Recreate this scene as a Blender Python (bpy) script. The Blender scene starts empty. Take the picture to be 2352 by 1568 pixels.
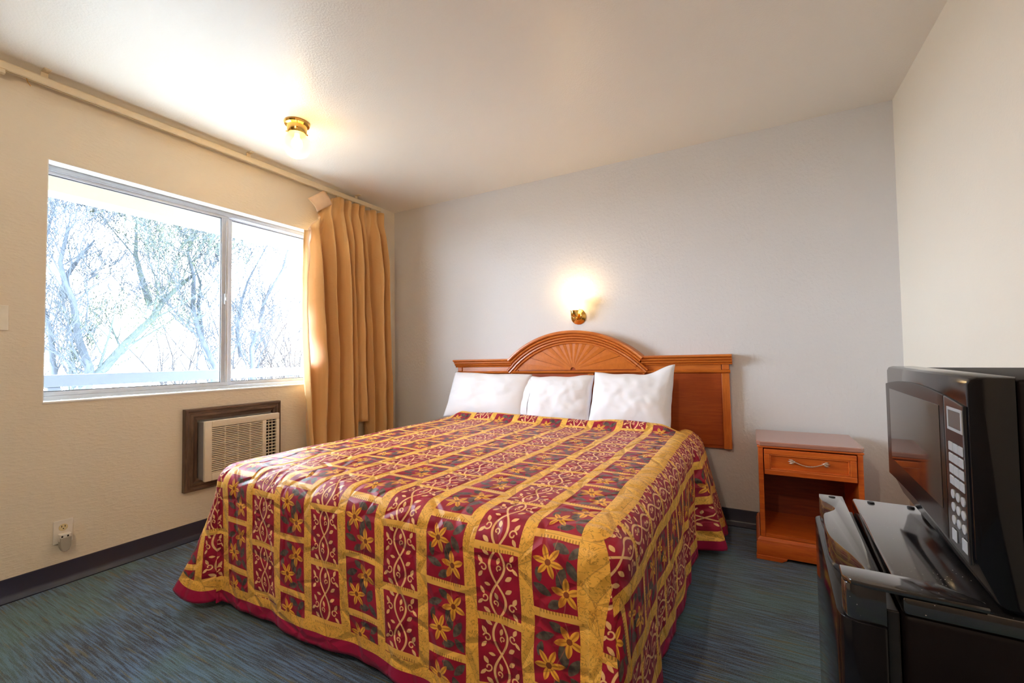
import bpy, bmesh, math, random
from mathutils import Vector, Matrix, Euler, noise
from math import sin, cos, pi, sqrt, atan2, radians

C = bpy.context.scene.collection
random.seed(7)

# ------------------------------------------------------------------ helpers: objects
def link(o, parent=None):
    C.objects.link(o)
    if parent is not None:
        o.parent = parent
    return o

def obj(name, bm, m, parent=None, smooth=False, angle=None):
    me = bpy.data.meshes.new(name)
    bm.normal_update()
    bm.to_mesh(me); bm.free()
    me.materials.append(m)
    if smooth:
        for p in me.polygons: p.use_smooth = True
        if angle is not None:
            me.set_sharp_from_angle(angle=radians(angle))
    return link(bpy.data.objects.new(name, me), parent)

def thing(name, label, cat, loc=(0, 0, 0), rot=(0, 0, 0), group=None):
    o = bpy.data.objects.new(name, None)
    o.empty_display_size = 0.1
    o.location = loc; o.rotation_euler = rot
    C.objects.link(o)
    return tag(o, label, cat, group)

def tag(o, label, cat, group=None, kind=None):
    o['label'] = label; o['category'] = cat
    if group: o['group'] = group
    if kind: o['kind'] = kind
    return o

def struct(o, label=None, cat=None):
    o['kind'] = 'structure'
    if label: o['label'] = label
    if cat: o['category'] = cat
    return o

# ------------------------------------------------------------------ helpers: shapes
def new(): return bmesh.new()

def box(bm, x0, x1, y0, y1, z0, z1, bev=0.0, seg=2, M=None):
    g = bmesh.ops.create_cube(bm, size=1.0)
    vs = g['verts']
    for v in vs:
        v.co = Vector(((x0 + x1) / 2 + v.co.x * (x1 - x0), (y0 + y1) / 2 + v.co.y * (y1 - y0), (z0 + z1) / 2 + v.co.z * (z1 - z0)))
    if M is not None:
        for v in vs: v.co = M @ v.co
    if bev > 0:
        es = list({e for v in vs for e in v.link_edges})
        bmesh.ops.bevel(bm, geom=es, offset=bev, segments=seg, profile=0.5, affect='EDGES')

def lathe(bm, prof, n=32, M=None, cap=True):
    rings = []
    for r, z in prof:
        ring = []
        for k in range(n):
            a = 2 * pi * k / n
            p = Vector((r * cos(a), r * sin(a), z))
            ring.append(bm.verts.new(M @ p if M is not None else p))
        rings.append(ring)
    for a, b in zip(rings, rings[1:]):
        for k in range(n):
            bm.faces.new((a[k], a[(k + 1) % n], b[(k + 1) % n], b[k]))
    if cap:
        for ring, fl in ((rings[0], True), (rings[-1], False)):
            try: bm.faces.new(list(reversed(ring)) if fl else ring)
            except ValueError: pass

def tube(bm, pts, rad, n=8, cap=True):
    pts = [Vector(p) for p in pts]
    if not hasattr(rad, '__len__'): rad = [rad] * len(pts)
    rings = []
    u = None
    for i, p in enumerate(pts):
        d = (pts[min(i + 1, len(pts) - 1)] - pts[max(i - 1, 0)])
        if d.length < 1e-9: d = Vector((0, 0, 1))
        d.normalize()
        if u is None:
            u = d.orthogonal().normalized()
        else:
            u = (u - d * u.dot(d))
            u = d.orthogonal().normalized() if u.length < 1e-6 else u.normalized()
        w = d.cross(u)
        rings.append([bm.verts.new(p + rad[i] * (cos(2 * pi * k / n) * u + sin(2 * pi * k / n) * w)) for k in range(n)])
    for a, b in zip(rings, rings[1:]):
        for k in range(n):
            bm.faces.new((a[k], a[(k + 1) % n], b[(k + 1) % n], b[k]))
    if cap:
        bm.faces.new(list(reversed(rings[0]))); bm.faces.new(rings[-1])

def prism(bm, poly, axis, a, b, bev=0.0):
    """extrude a closed 2-D polygon along an axis: 'y' -> poly in (x, z); 'z' -> poly in (x, y); 'x' -> poly in (y, z)"""
    def P(p, t):
        return {'y': (p[0], t, p[1]), 'z': (p[0], p[1], t), 'x': (t, p[0], p[1])}[axis]
    A = [bm.verts.new(P(p, a)) for p in poly]
    B = [bm.verts.new(P(p, b)) for p in poly]
    n = len(poly)
    fs = [bm.faces.new(list(reversed(A))), bm.faces.new(B)]
    for k in range(n):
        fs.append(bm.faces.new((A[k], A[(k + 1) % n], B[(k + 1) % n], B[k])))
    bmesh.ops.recalc_face_normals(bm, faces=fs)
    if bev > 0:
        es = [e for e in {e for f in fs[:2] for e in f.edges}]
        bmesh.ops.bevel(bm, geom=es, offset=bev, segments=2, profile=0.5, affect='EDGES')

def sweep(bm, frames, prof, closed_prof=True):
    """frames: list of (origin, A, B) vectors; prof: list of (a, b)"""
    rings = [[bm.verts.new(o + A * a + B * b) for a, b in prof] for o, A, B in frames]
    n = len(prof)
    fs = []
    for r, s in zip(rings, rings[1:]):
        for k in range(n if closed_prof else n - 1):
            fs.append(bm.faces.new((r[k], r[(k + 1) % n], s[(k + 1) % n], s[k])))
    if closed_prof:
        fs.append(bm.faces.new(rings[0])); fs.append(bm.faces.new(rings[-1]))
    bmesh.ops.recalc_face_normals(bm, faces=fs)

def sstep(a, b, x):
    t = max(0.0, min(1.0, (x - a) / (b - a)))
    return t * t * (3 - 2 * t)

def nz(x, y=0.0, z=0.0): return noise.noise(Vector((x, y, z)))

# ------------------------------------------------------------------ helpers: node expressions
class X:
    def __init__(s, nt, sock): s.nt = nt; s.k = sock
    def _m(s, op, *a):
        n = s.nt.nodes.new('ShaderNodeMath'); n.operation = op
        for i, v in enumerate(a):
            if isinstance(v, X): s.nt.links.new(v.k, n.inputs[i])
            else: n.inputs[i].default_value = float(v)
        return X(s.nt, n.outputs[0])
    def __add__(s, o): return s._m('ADD', s, o)
    __radd__ = __add__
    def __sub__(s, o): return s._m('SUBTRACT', s, o)
    def __rsub__(s, o): return s._m('SUBTRACT', o, s)
    def __mul__(s, o): return s._m('MULTIPLY', s, o)
    __rmul__ = __mul__
    def __truediv__(s, o): return s._m('DIVIDE', s, o)
    def floor(s): return s._m('FLOOR', s)
    def fract(s): return s._m('FRACT', s)
    def abs(s): return s._m('ABSOLUTE', s)
    def sin(s): return s._m('SINE', s)
    def sqrt(s): return s._m('SQRT', s)
    def pow(s, p): return s._m('POWER', s, p)
    def mod(s, p): return s._m('FLOORED_MODULO', s, p)
    def mn(s, o): return s._m('MINIMUM', s, o)
    def mx(s, o): return s._m('MAXIMUM', s, o)
    def lt(s, o): return s._m('LESS_THAN', s, o)
    def gt(s, o): return s._m('GREATER_THAN', s, o)
    def atan2(s, o): return s._m('ARCTAN2', s, o)
    def soft(s, a, b):
        n = s.nt.nodes.new('ShaderNodeMapRange'); n.interpolation_type = 'SMOOTHSTEP'
        s.nt.links.new(s.k, n.inputs[0]); n.inputs[1].default_value = a; n.inputs[2].default_value = b
        return X(s.nt, n.outputs[0])

class Mat:
    def __init__(s, name):
        s.m = bpy.data.materials.new(name); s.m.use_nodes = True
        s.nt = s.m.node_tree
        s.b = s.nt.nodes['Principled BSDF']
        s.out = s.nt.nodes['Material Output']
    def n(s, t, **kw):
        nd = s.nt.nodes.new(t)
        for k, v in kw.items(): setattr(nd, k, v)
        return nd
    def l(s, a, b): s.nt.links.new(a, b)
    def set(s, **kw):
        names = dict(color='Base Color', rough='Roughness', metal='Metallic', spec='Specular IOR Level', sheen='Sheen Weight', coat='Coat Weight',
                     coat_rough='Coat Roughness', ecol='Emission Color', estr='Emission Strength', ior='IOR', trans='Transmission Weight', sub='Subsurface Weight', sheen_rough='Sheen Roughness')
        for k, v in kw.items():
            i = s.b.inputs[names[k]]
            if isinstance(v, X): s.l(v.k, i)
            elif hasattr(v, 'is_output'): s.l(v, i)
            elif isinstance(v, tuple): i.default_value = (*v, 1.0) if len(v) == 3 else v
            else: i.default_value = v
        return s
    def coord(s, kind='Object'):
        return s.n('ShaderNodeTexCoord').outputs[kind]
    def mapped(s, vec, scale=(1, 1, 1), rot=(0, 0, 0)):
        mp = s.n('ShaderNodeMapping'); s.l(vec, mp.inputs[0])
        mp.inputs['Scale'].default_value = scale; mp.inputs['Rotation'].default_value = rot
        return mp.outputs[0]
    def noise(s, vec, scale=5, detail=3, rough=0.5, dist=0.0):
        nd = s.n('ShaderNodeTexNoise'); s.l(vec, nd.inputs['Vector'])
        nd.inputs['Scale'].default_value = scale; nd.inputs['Detail'].default_value = detail
        nd.inputs['Roughness'].default_value = rough; nd.inputs['Distortion'].default_value = dist
        return X(s.nt, nd.outputs[0])
    def voro(s, vec, scale=5, feature='F1', rnd=1.0):
        nd = s.n('ShaderNodeTexVoronoi', feature=feature); s.l(vec, nd.inputs['Vector'])
        nd.inputs['Scale'].default_value = scale; nd.inputs['Randomness'].default_value = rnd
        return X(s.nt, nd.outputs[0])
    def mix(s, f, a, b):
        nd = s.n('ShaderNodeMix', data_type='RGBA')
        for v, i in ((f, nd.inputs[0]), (a, nd.inputs[6]), (b, nd.inputs[7])):
            if isinstance(v, X): s.l(v.k, i)
            elif hasattr(v, 'is_output'): s.l(v, i)
            elif isinstance(v, tuple): i.default_value = (*v, 1.0)
            else: i.default_value = v
        return nd.outputs[2]
    def bump(s, h, strength=0.3, dist=0.01):
        nd = s.n('ShaderNodeBump'); nd.inputs['Strength'].default_value = strength; nd.inputs['Distance'].default_value = dist
        s.l(h.k if isinstance(h, X) else h, nd.inputs['Height']); s.l(nd.outputs[0], s.b.inputs['Normal'])
        return s

def plain(name, col, rough=0.5, **kw):
    M = Mat(name)
    v = M.coord()
    n = M.noise(v, 30, 2)
    c2 = tuple(max(0, c * 0.9) for c in col)
    M.set(color=M.mix(n, c2, tuple(min(1, c * 1.05) for c in col)), rough=rough, **kw)
    return M.m

# ------------------------------------------------------------------ materials
def wall_mat(name, col, scale=(1, 1, 1), rough=0.55, bump=0.25):
    M = Mat(name)
    v = M.coord()
    mv = M.mapped(v, scale)
    n1 = M.noise(mv, 60, 4, 0.6)
    n2 = M.noise(v, 1.7, 2)
    M.set(color=M.mix(n2, tuple(c * 0.96 for c in col), col), rough=rough, spec=0.35)
    M.bump(n1.soft(0.4, 0.75), bump, 0.004)
    return M.m

mat_wall_left = wall_mat('window_wall_paint', (0.80, 0.72, 0.59), (1, 0.5, 1.6), 0.6)
mat_wall_back = wall_mat('headboard_wall_paint', (0.71, 0.70, 0.71), (1, 1, 0.7), 0.55)
mat_wall_right = wall_mat('side_wall_paint', (0.82, 0.76, 0.66), (1, 1, 1), 0.55, 0.15)
mat_wall_rear = wall_mat('unseen_dark_wall', (0.16, 0.12, 0.09), (6, 6, 0.5), 0.6, 0.1)  # unseen wall coloured dark so the black appliances reflect little light
mat_reveal = wall_mat('reveal_paint', (0.85, 0.84, 0.80), (1, 1, 1), 0.5, 0.1)

def ceiling_mat():
    M = Mat('orange_peel_ceiling')
    v = M.coord()
    n1 = M.noise(v, 120, 3, 0.55)
    M.set(color=(0.88, 0.835, 0.765), rough=0.33, spec=0.6)
    M.bump(n1.soft(0.35, 0.7), 0.16, 0.003)
    return M.m
mat_ceiling = ceiling_mat()

def carpet_mat():
    M = Mat('striated_carpet')
    v = M.coord()
    st = M.mapped(v, (1.0, 22.0, 1.0))
    n1 = M.noise(st, 6.0, 4, 0.65)
    st2 = M.mapped(v, (1.6, 30.0, 1.0))
    n2 = M.noise(st2, 3.0, 2, 0.5)
    st3 = M.mapped(v, (2.2, 34.0, 1.0))
    n3 = M.noise(st3, 2.2, 2, 0.5)
    big = M.noise(v, 1.6, 2)
    fine = M.noise(M.mapped(v, (220, 420, 200)), 1.0, 2, 0.6)
    c = M.mix(n1.soft(0.40, 0.62), (0.005, 0.018, 0.050), (0.080, 0.170, 0.33))
    c = M.mix(big.soft(0.40, 0.60) * 0.55, c, (0.075, 0.185, 0.165))
    c = M.mix(n2.soft(0.56, 0.66) * 0.8, c, (0.012, 0.022, 0.035))
    c = M.mix(n3.soft(0.58, 0.70) * 0.8, c, (0.115, 0.095, 0.035))
    c = M.mix(fine.soft(0.45, 0.8) * 0.6, c, (0.26, 0.33, 0.38))
    M.set(color=c, rough=0.95, spec=0.1, sheen=0.25)
    M.bump(n1 * 0.6 + fine, 0.6, 0.006)
    return M.m
mat_carpet = carpet_mat()

def wood_mat(name, dark, light, rough=0.32, axis=(1.0, 12.0, 12.0), scale=6.0, coat=0.25):
    M = Mat(name)
    v = M.coord()
    n = M.noise(M.mapped(v, axis), scale, 5, 0.6, 0.6)
    f = M.noise(M.mapped(v, tuple(a * 6 for a in axis)), scale, 2)
    c = M.mix(n.soft(0.3, 0.72), dark, light)
    c = M.mix(f.soft(0.55, 0.75) * 0.25, c, tuple(x * 0.5 for x in dark))
    M.set(color=c, rough=rough, spec=0.45, coat=coat, coat_rough=0.25)
    M.bump(f, 0.05, 0.002)
    return M.m
mat_wood = wood_mat('cherry_wood', (0.52, 0.125, 0.016), (0.68, 0.195, 0.026))
mat_wood_v = wood_mat('cherry_wood_upright', (0.52, 0.120, 0.016), (0.68, 0.190, 0.026), axis=(12, 12, 1))
mat_wood_dark = wood_mat('cherry_panel', (0.36, 0.058, 0.009), (0.46, 0.088, 0.013))
mat_wood_fan = wood_mat('cherry_fan_veneer', (0.58, 0.150, 0.017), (0.66, 0.185, 0.022), axis=(5, 5, 5))
mat_night = wood_mat('nightstand_wood', (0.56, 0.095, 0.010), (0.70, 0.150, 0.016), rough=0.38)
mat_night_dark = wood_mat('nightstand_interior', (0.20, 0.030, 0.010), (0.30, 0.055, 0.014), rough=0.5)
mat_night_top = wood_mat('nightstand_laminate', (0.38, 0.16, 0.11), (0.46, 0.21, 0.15), rough=0.22, coat=0.6)
mat_trim_wood = wood_mat('weathered_brown_trim', (0.075, 0.042, 0.028), (0.19, 0.115, 0.075), rough=0.55, axis=(10, 1, 10), coat=0.0)
mat_trim_wood_v = wood_mat('weathered_brown_trim_upright', (0.075, 0.042, 0.028), (0.18, 0.108, 0.070), rough=0.55, axis=(10, 10, 1), coat=0.0)

mat_cream_plastic = plain('cream_plastic', (0.86, 0.81, 0.70), 0.45)
mat_ac_grille = plain('ac_grille_plastic', (0.80, 0.71, 0.57), 0.45)
mat_ac_side = plain('ac_metal_side', (0.30, 0.27, 0.26), 0.5)
mat_dark = plain('dark_void', (0.012, 0.010, 0.010), 0.8)
mat_ac_dark = plain('ac_recess', (0.16, 0.085, 0.045), 0.8)
mat_white_plastic = plain('white_plastic', (0.82, 0.77, 0.70), 0.35)
mat_beige_plastic = plain('beige_plastic', (0.62, 0.55, 0.44), 0.4)
mat_grey_plug = plain('grey_plug_plastic', (0.42, 0.39, 0.33), 0.3)
mat_ivory = plain('ivory_receptacle', (0.72, 0.60, 0.34), 0.35)
mat_rail = plain('cream_enamel', (0.78, 0.66, 0.46), 0.4)
mat_baseboard = plain('navy_vinyl_base', (0.018, 0.021, 0.050), 0.34)
mat_alu = plain('brushed_aluminium', (0.56, 0.60, 0.68), 0.42, metal=0.15)
mat_alu_dark = plain('dark_gasket', (0.05, 0.05, 0.06), 0.6)
mat_brass = plain('polished_brass', (0.85, 0.52, 0.14), 0.16, metal=1.0)
mat_black_gloss = plain('black_gloss_plastic', (0.005, 0.005, 0.007), 0.10, spec=0.32)
mat_black_satin = plain('black_satin_enamel', (0.012, 0.011, 0.013), 0.33)
mat_black_side = plain('black_casing', (0.006, 0.004, 0.005), 0.55, spec=0.12)
mat_black_glass = plain('black_glass', (0.010, 0.009, 0.010), 0.05, spec=0.8)
mat_oven_door = plain('oven_door_plastic', (0.006, 0.006, 0.007), 0.26, spec=0.22)
mat_keypad = plain('keypad_black', (0.012, 0.014, 0.018), 0.2)
mat_key = plain('pale_key_print', (0.42, 0.47, 0.54), 0.4)
mat_lcd = plain('grey_display', (0.10, 0.11, 0.115), 0.25)
mat_bronze = plain('antique_bronze', (0.62, 0.44, 0.34), 0.35, metal=0.7)

def top_gloss():
    M = Mat('dusty_black_laminate')
    v = M.coord()
    sp = M.voro(v, 130).lt(0.10)
    n = M.noise(v, 14, 3)
    M.set(color=M.mix(sp * n.gt(0.55), (0.014, 0.014, 0.016), (0.35, 0.34, 0.33)), rough=n.soft(0.2, 0.8) * 0.06 + 0.07, spec=1.0, coat=1.0, coat_rough=0.08)
    return M.m
mat_fridge_top = top_gloss()

def linen_mat():
    M = Mat('white_pillowcase')
    v = M.coord()
    n = M.noise(v, 9, 3, 0.5, 0.4)
    w = M.noise(M.mapped(v, (1, 1, 1)), 420, 1)
    M.set(color=(0.86, 0.85, 0.90), rough=0.8, spec=0.2, sheen=0.2)
    M.bump(n * 1.0 + w * 0.06, 0.20, 0.02)
    return M.m
mat_linen = linen_mat()
mat_sheet = plain('white_sheet', (0.80, 0.80, 0.82), 0.8)
mat_mattress = plain('mattress_ticking', (0.55, 0.53, 0.52), 0.8)

def curtain_mat():
    M = Mat('gold_lined_drape')
    v = M.coord()
    n = M.noise(M.mapped(v, (30, 30, 1.2)), 1.6, 4, 0.6)
    cr = M.noise(v, 11, 4, 0.6, 0.8)
    w = M.noise(M.mapped(v, (1, 1, 1)), 500, 1)
    M.set(color=M.mix(n, (0.70, 0.40, 0.155), (0.80, 0.50, 0.22)), rough=0.62, spec=0.25, sheen=0.3)
    M.bump(cr + w * 0.1, 0.35, 0.012)
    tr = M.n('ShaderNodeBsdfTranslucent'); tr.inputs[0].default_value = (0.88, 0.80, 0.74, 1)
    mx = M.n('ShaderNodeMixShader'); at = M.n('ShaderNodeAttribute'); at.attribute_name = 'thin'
    M.l((X(M.nt, at.outputs['Fac']) * 0.60 + 0.02).k, mx.inputs[0])  # mask sets where the backlit streak shows
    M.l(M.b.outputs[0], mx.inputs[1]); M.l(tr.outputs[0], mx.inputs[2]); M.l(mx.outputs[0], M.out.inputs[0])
    return M.m
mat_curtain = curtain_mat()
mat_buckram = plain('peach_buckram', (0.80, 0.56, 0.36), 0.7)

def glass_mat():
    M = Mat('window_glass')
    M.nt.nodes.remove(M.b)
    t = M.n('ShaderNodeBsdfTransparent'); t.inputs[0].default_value = (0.97, 0.985, 0.99, 1)
    g = M.n('ShaderNodeBsdfGlossy'); g.inputs['Roughness'].default_value = 0.02
    lw = M.n('ShaderNodeLayerWeight'); lw.inputs[0].default_value = 0.5
    fac = X(M.nt, lw.outputs['Facing']).pow(5.0) * 0.6 + 0.03
    mx = M.n('ShaderNodeMixShader')
    M.l(fac.k, mx.inputs[0]); M.l(t.outputs[0], mx.inputs[1]); M.l(g.outputs[0], mx.inputs[2]); M.l(mx.outputs[0], M.out.inputs[0])
    return M.m
mat_glass = glass_mat()

def shade_mat(name, col, e, base=(0.95, 0.93, 0.88), tf=0.45):
    M = Mat(name)
    M.set(color=base, rough=0.25, spec=0.5, ecol=col, estr=e)
    t = M.n('ShaderNodeBsdfTransparent'); t.inputs[0].default_value = (1, 0.96, 0.88, 1)
    mx = M.n('ShaderNodeMixShader'); mx.inputs[0].default_value = tf
    M.l(M.b.outputs[0], mx.inputs[1]); M.l(t.outputs[0], mx.inputs[2]); M.l(mx.outputs[0], M.out.inputs[0])
    return M.m
mat_globe = shade_mat('lit_white_glass', (1.0, 0.76, 0.28), 0.34, (0.62, 0.50, 0.26), 0.25)
mat_shade = shade_mat('lit_tulip_glass', (1.0, 0.80, 0.45), 0.9)
def bulb_mat():
    M = Mat('lit_bulb'); M.set(color=(1, 1, 1), ecol=(1.0, 0.84, 0.55), estr=5.0); return M.m
mat_bulb = bulb_mat()

def bark_mat(name, a, b):
    M = Mat(name)
    v = M.coord()
    n = M.noise(M.mapped(v, (3, 3, 1)), 4, 4, 0.6)
    M.set(color=M.mix(n.soft(0.3, 0.7), a, b), rough=0.9, spec=0.1)
    return M.m
mat_bark = bark_mat('pale_grey_bark', (0.040, 0.048, 0.060), (0.058, 0.066, 0.078))
mat_bark_moss = bark_mat('mossy_bark', (0.044, 0.056, 0.056), (0.066, 0.082, 0.070))
mat_twig = bark_mat('distant_twigs', (0.046, 0.044, 0.048), (0.060, 0.058, 0.060))
mat_bud = bark_mat('pale_spring_buds', (0.060, 0.072, 0.045), (0.080, 0.088, 0.058))
mat_eave = plain('cream_eave_paint', (0.60, 0.55, 0.44), 0.6)
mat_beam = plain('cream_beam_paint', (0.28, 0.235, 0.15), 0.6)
mat_walkway = plain('pale_concrete', (0.80, 0.80, 0.79), 0.8)
mat_railing = plain('slate_blue_railing', (0.055, 0.068, 0.095), 0.6)
mat_ground = plain('dry_winter_grass', (0.27, 0.255, 0.23), 0.95)

# ------------------------------------------------------------------ coverlet fabric: printed quilt in metres of cloth
PU, PV, U0 = 0.178, 0.20, 2.585
def quilt_mat():
    M = Mat('printed_quilt_fabric')
    uvn = M.n('ShaderNodeUVMap'); uvn.uv_map = 'cloth'
    sep = M.n('ShaderNodeSeparateXYZ'); M.l(uvn.outputs[0], sep.inputs[0])
    at = M.n('ShaderNodeAttribute'); at.attribute_name = 'hem'
    hem = X(M.nt, at.outputs['Fac'])
    dn = M.n('ShaderNodeTexNoise'); M.l(uvn.outputs[0], dn.inputs['Vector']); dn.inputs['Scale'].default_value = 5.5; dn.inputs['Detail'].default_value = 1
    ds = M.n('ShaderNodeSeparateColor'); M.l(dn.outputs['Color'], ds.inputs[0])
    u = X(M.nt, sep.outputs[0]) + (X(M.nt, ds.outputs[0]) - 0.5) * 0.020
    v = X(M.nt, sep.outputs[1]) + (X(M.nt, ds.outputs[1]) - 0.5) * 0.020
    cu = (U0 - u) / PU
    col = cu.floor()
    par = col.mod(2.0)
    x = ((cu.fract() - 0.5) * -PU)
    cv = (v + par * 0.062) / PV
    row = cv.floor()
    y = (cv.fract() - 0.5) * PV
    # bands
    wide = ((U0 - u).abs()).lt(0.034)
    band = (x.abs()).gt(PU / 2 - 0.0200).mx(wide)
    cross = (y.abs()).gt(PV / 2 - 0.0115)
    # vine motif --------------------------------------------------
    tile = (y / 0.1).floor()
    yt = ((y / 0.1).fract() - 0.5) * 0.1
    flip = 1.0 - tile.mod(2.0) * 2.0
    xf = x * flip
    wob = (yt * (pi / 0.1))
    strand = (xf.abs() - (wob.sin()._m('COSINE', wob)) * 0.023).abs() * 0.82 - 0.0030
    def ell(px, py, cx, cy, ax, ay, deg):
        c, s_ = cos(radians(deg)), sin(radians(deg))
        dx, dy = px - cx, py - cy
        a = (dx * (c / ax) + dy * (s_ / ax)); b = (dy * (c / ay) - dx * (s_ / ay))
        a = a.abs(); b = b.abs()
        return (a.pow(1.5) + b.pow(1.5) - 1.0) * min(ax, ay)
    def ring(px, py, cx, cy, r, w):
        dx, dy = px - cx, py - cy
        return ((dx * dx + dy * dy).sqrt() - r).abs() - w
    d = strand
    def curl(px, py, cx, cy, r, w, ph):
        dx, dy = px - cx, py - cy
        th = ((dy.atan2(dx) + ph) * (1 / (2 * pi))).fract()
        rad_ = th * (r * 0.75) + r * 0.35
        return ((dx * dx + dy * dy).sqrt() - rad_).abs() - w
    for a in ((0.041, 0.006, 0.0115, 0.0021, 0.5), (-0.042, -0.010, 0.0115, 0.0021, 3.4), (0.007, -0.006, 0.008, 0.0019, 2.0)):
        d = d.mn(curl(xf, yt, *a))
    for a in ((0.048, 0.026, 0.0115, 0.0058, 60), (0.056, -0.008, 0.011, 0.0052, -40), (0.036, -0.030, 0.012, 0.0062, 35), (-0.050, 0.010, 0.012, 0.0060, 120),
              (-0.034, 0.034, 0.012, 0.0060, -35), (-0.052, -0.030, 0.011, 0.0054, 50), (0.004, 0.014, 0.0105, 0.0056, 70), (0.030, 0.045, 0.010, 0.005, 10)):
        d = d.mn(ell(xf, yt, *a))
    vine = d.soft(0.0008, -0.0008)
    # lily motif --------------------------------------------------
    yf = y * (1.0 - row.mod(2.0) * 2.0)
    def star(cx, cy, R, npet, ph):
        dx, dy = x - cx, yf - cy
        r = (dx * dx + dy * dy).sqrt()
        th = (dy.atan2(dx) + ph) * (npet / (2 * pi))
        t = (th.fract() - 0.5).abs() * 2.0
        return r - (1.0 - t.pow(1.15) * 0.74) * R, r, t
    s1, r1, t1 = star(-0.024, -0.032, 0.043, 6.0, 0.35)
    s2, r2, t2 = star(0.026, 0.040, 0.042, 5.0, 1.0)
    fl = s1.mn(s2)
    flower = fl.soft(0.001, -0.001)
    heart = r1.mn(r2).lt(0.008)
    streak = t1.mn(t2).soft(0.35, 0.0)
    lf = None
    for a in ((0.040, -0.022, 0.026, 0.013, 60), (0.012, 0.002, 0.030, 0.014, 105), (-0.040, 0.040, 0.027, 0.012, 20), (-0.008, 0.070, 0.022, 0.012, -30),
              (0.048, -0.066, 0.024, 0.011, -45), (-0.050, 0.004, 0.020, 0.010, 80), (0.008, -0.070, 0.024, 0.012, 15)):
        e = ell(x, yf, *a)
        lf = e if lf is None else lf.mn(e)
    leaf = lf.soft(0.001, -0.001)
    stem = ((x - (yf * 28.0).sin() * 0.016 - 0.006).abs() - 0.0014).soft(0.0006, -0.0006)
    # colours -----------------------------------------------------
    fine = M.noise(uvn.outputs[0], 60, 3)
    mot = M.noise(uvn.outputs[0], 14, 2)
    ground = M.mix(mot.soft(0.3, 0.7), (0.29, 0.005, 0.030), (0.41, 0.009, 0.040))
    leafc = M.mix(fine.soft(0.3, 0.7), (0.060, 0.046, 0.046), (0.15, 0.125, 0.095))
    goldf = M.mix(streak, (0.93, 0.48, 0.055), (0.55, 0.20, 0.025))
    lilycell = M.mix(leaf, ground, leafc)
    lilycell = M.mix(stem * 0.6, lilycell, (0.45, 0.16, 0.10))
    lilycell = M.mix(flower, lilycell, goldf)
    lilycell = M.mix(heart, lilycell, (0.30, 0.07, 0.02))
    vinecell = M.mix(vine, ground, (0.95, 0.60, 0.27))
    cell = M.mix(par, lilycell, vinecell)
    dv = M.n('ShaderNodeTexNoise'); M.l(uvn.outputs[0], dv.inputs['Vector']); dv.inputs['Scale'].default_value = 34; dv.inputs['Detail'].default_value = 3; dv.inputs['Distortion'].default_value = 2.2
    swirl = ((X(M.nt, dv.outputs[0]) - 0.5).abs()).soft(0.030, 0.010)
    swirl2 = M.noise(uvn.outputs[0], 22, 2).soft(0.52, 0.66)
    bandc = M.mix(swirl * 0.55, M.mix(swirl2 * 0.6, (0.95, 0.54, 0.095), (0.80, 0.40, 0.055)), (0.30, 0.11, 0.014))
    comb = ((x * (2 * pi / 0.0085)).sin().gt(0.15)) * (x.abs().lt(0.055)) * (y.abs()).lt(PV / 2 - 0.003) * (row.mod(2.0).gt(0.5))
    crossc = M.mix(comb * 0.75, (0.94, 0.54, 0.11), (0.40, 0.17, 0.02))
    c = M.mix(cross, cell, crossc)
    c = M.mix(band, c, bandc)
    hb = hem.lt(0.085)
    c = M.mix(hb, c, bandc)
    c = M.mix(hem.lt(0.048), c, (0.40, 0.008, 0.065))
    # quilting
    q = M.voro(uvn.outputs[0], 9.5, 'DISTANCE_TO_EDGE', 0.9)
    puff = q.soft(0.0, 0.16)
    wr = M.noise(uvn.outputs[0], 26, 3, 0.6)
    c = M.mix(q.lt(0.008) * 0.35, c, (0.20, 0.05, 0.03))
    M.set(color=c, rough=0.47, spec=0.38, sheen=0.05, sheen_rough=0.4)
    M.b.inputs['Sheen Tint'].default_value = (0.95, 0.70, 1.0, 1)
    M.bump(puff * 1.0 + wr * 0.30, 0.46, 0.015)
    return M.m
mat_quilt = quilt_mat()

# ------------------------------------------------------------------ room shell
W, H, REAR = 3.6585, 2.44, -4.70
WY0, WY1, WZ0, WZ1 = -2.3265, -0.60, 0.868, 2.047   # window opening
bm = new(); box(bm, -0.16, W + 0.12, REAR - 0.12, 0.12, -0.10, 0.0)
struct(obj('floor', bm, mat_carpet), 'blue grey carpet with fine brown and teal streaks', 'floor')
bm = new(); box(bm, -0.16, W + 0.12, REAR - 0.12, 0.12, H, H + 0.10)
struct(obj('ceiling', bm, mat_ceiling), 'semi gloss orange peel textured cream ceiling', 'ceiling')
bm = new()
box(bm, -0.14, 0, REAR, WY0, 0, H); box(bm, -0.14, 0, WY1, 0, 0, H)
box(bm, -0.14, 0, WY0, WY1, 0, WZ0); box(bm, -0.14, 0, WY0, WY1, WZ1, H)
bmesh.ops.remove_doubles(bm, verts=bm.verts, dist=1e-5)
struct(obj('wall_left', bm, mat_wall_left), 'cream textured wall holding the window', 'wall')
bm = new(); box(bm, -0.14, W + 0.12, 0, 0.12, 0, H)
struct(obj('wall_back', bm, mat_wall_back), 'pale grey wall behind the headboard', 'wall')
bm = new(); box(bm, W, W + 0.12, REAR, 0, 0, H)
struct(obj('wall_right', bm, mat_wall_right), 'plain cream wall beside the microwave', 'wall')
bm = new(); box(bm, -0.14, W + 0.12, REAR - 0.12, REAR, 0, H)
struct(obj('wall_rear', bm, mat_wall_rear), 'unseen wall behind the camera, coloured dark brown for dark reflections', 'wall')

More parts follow.
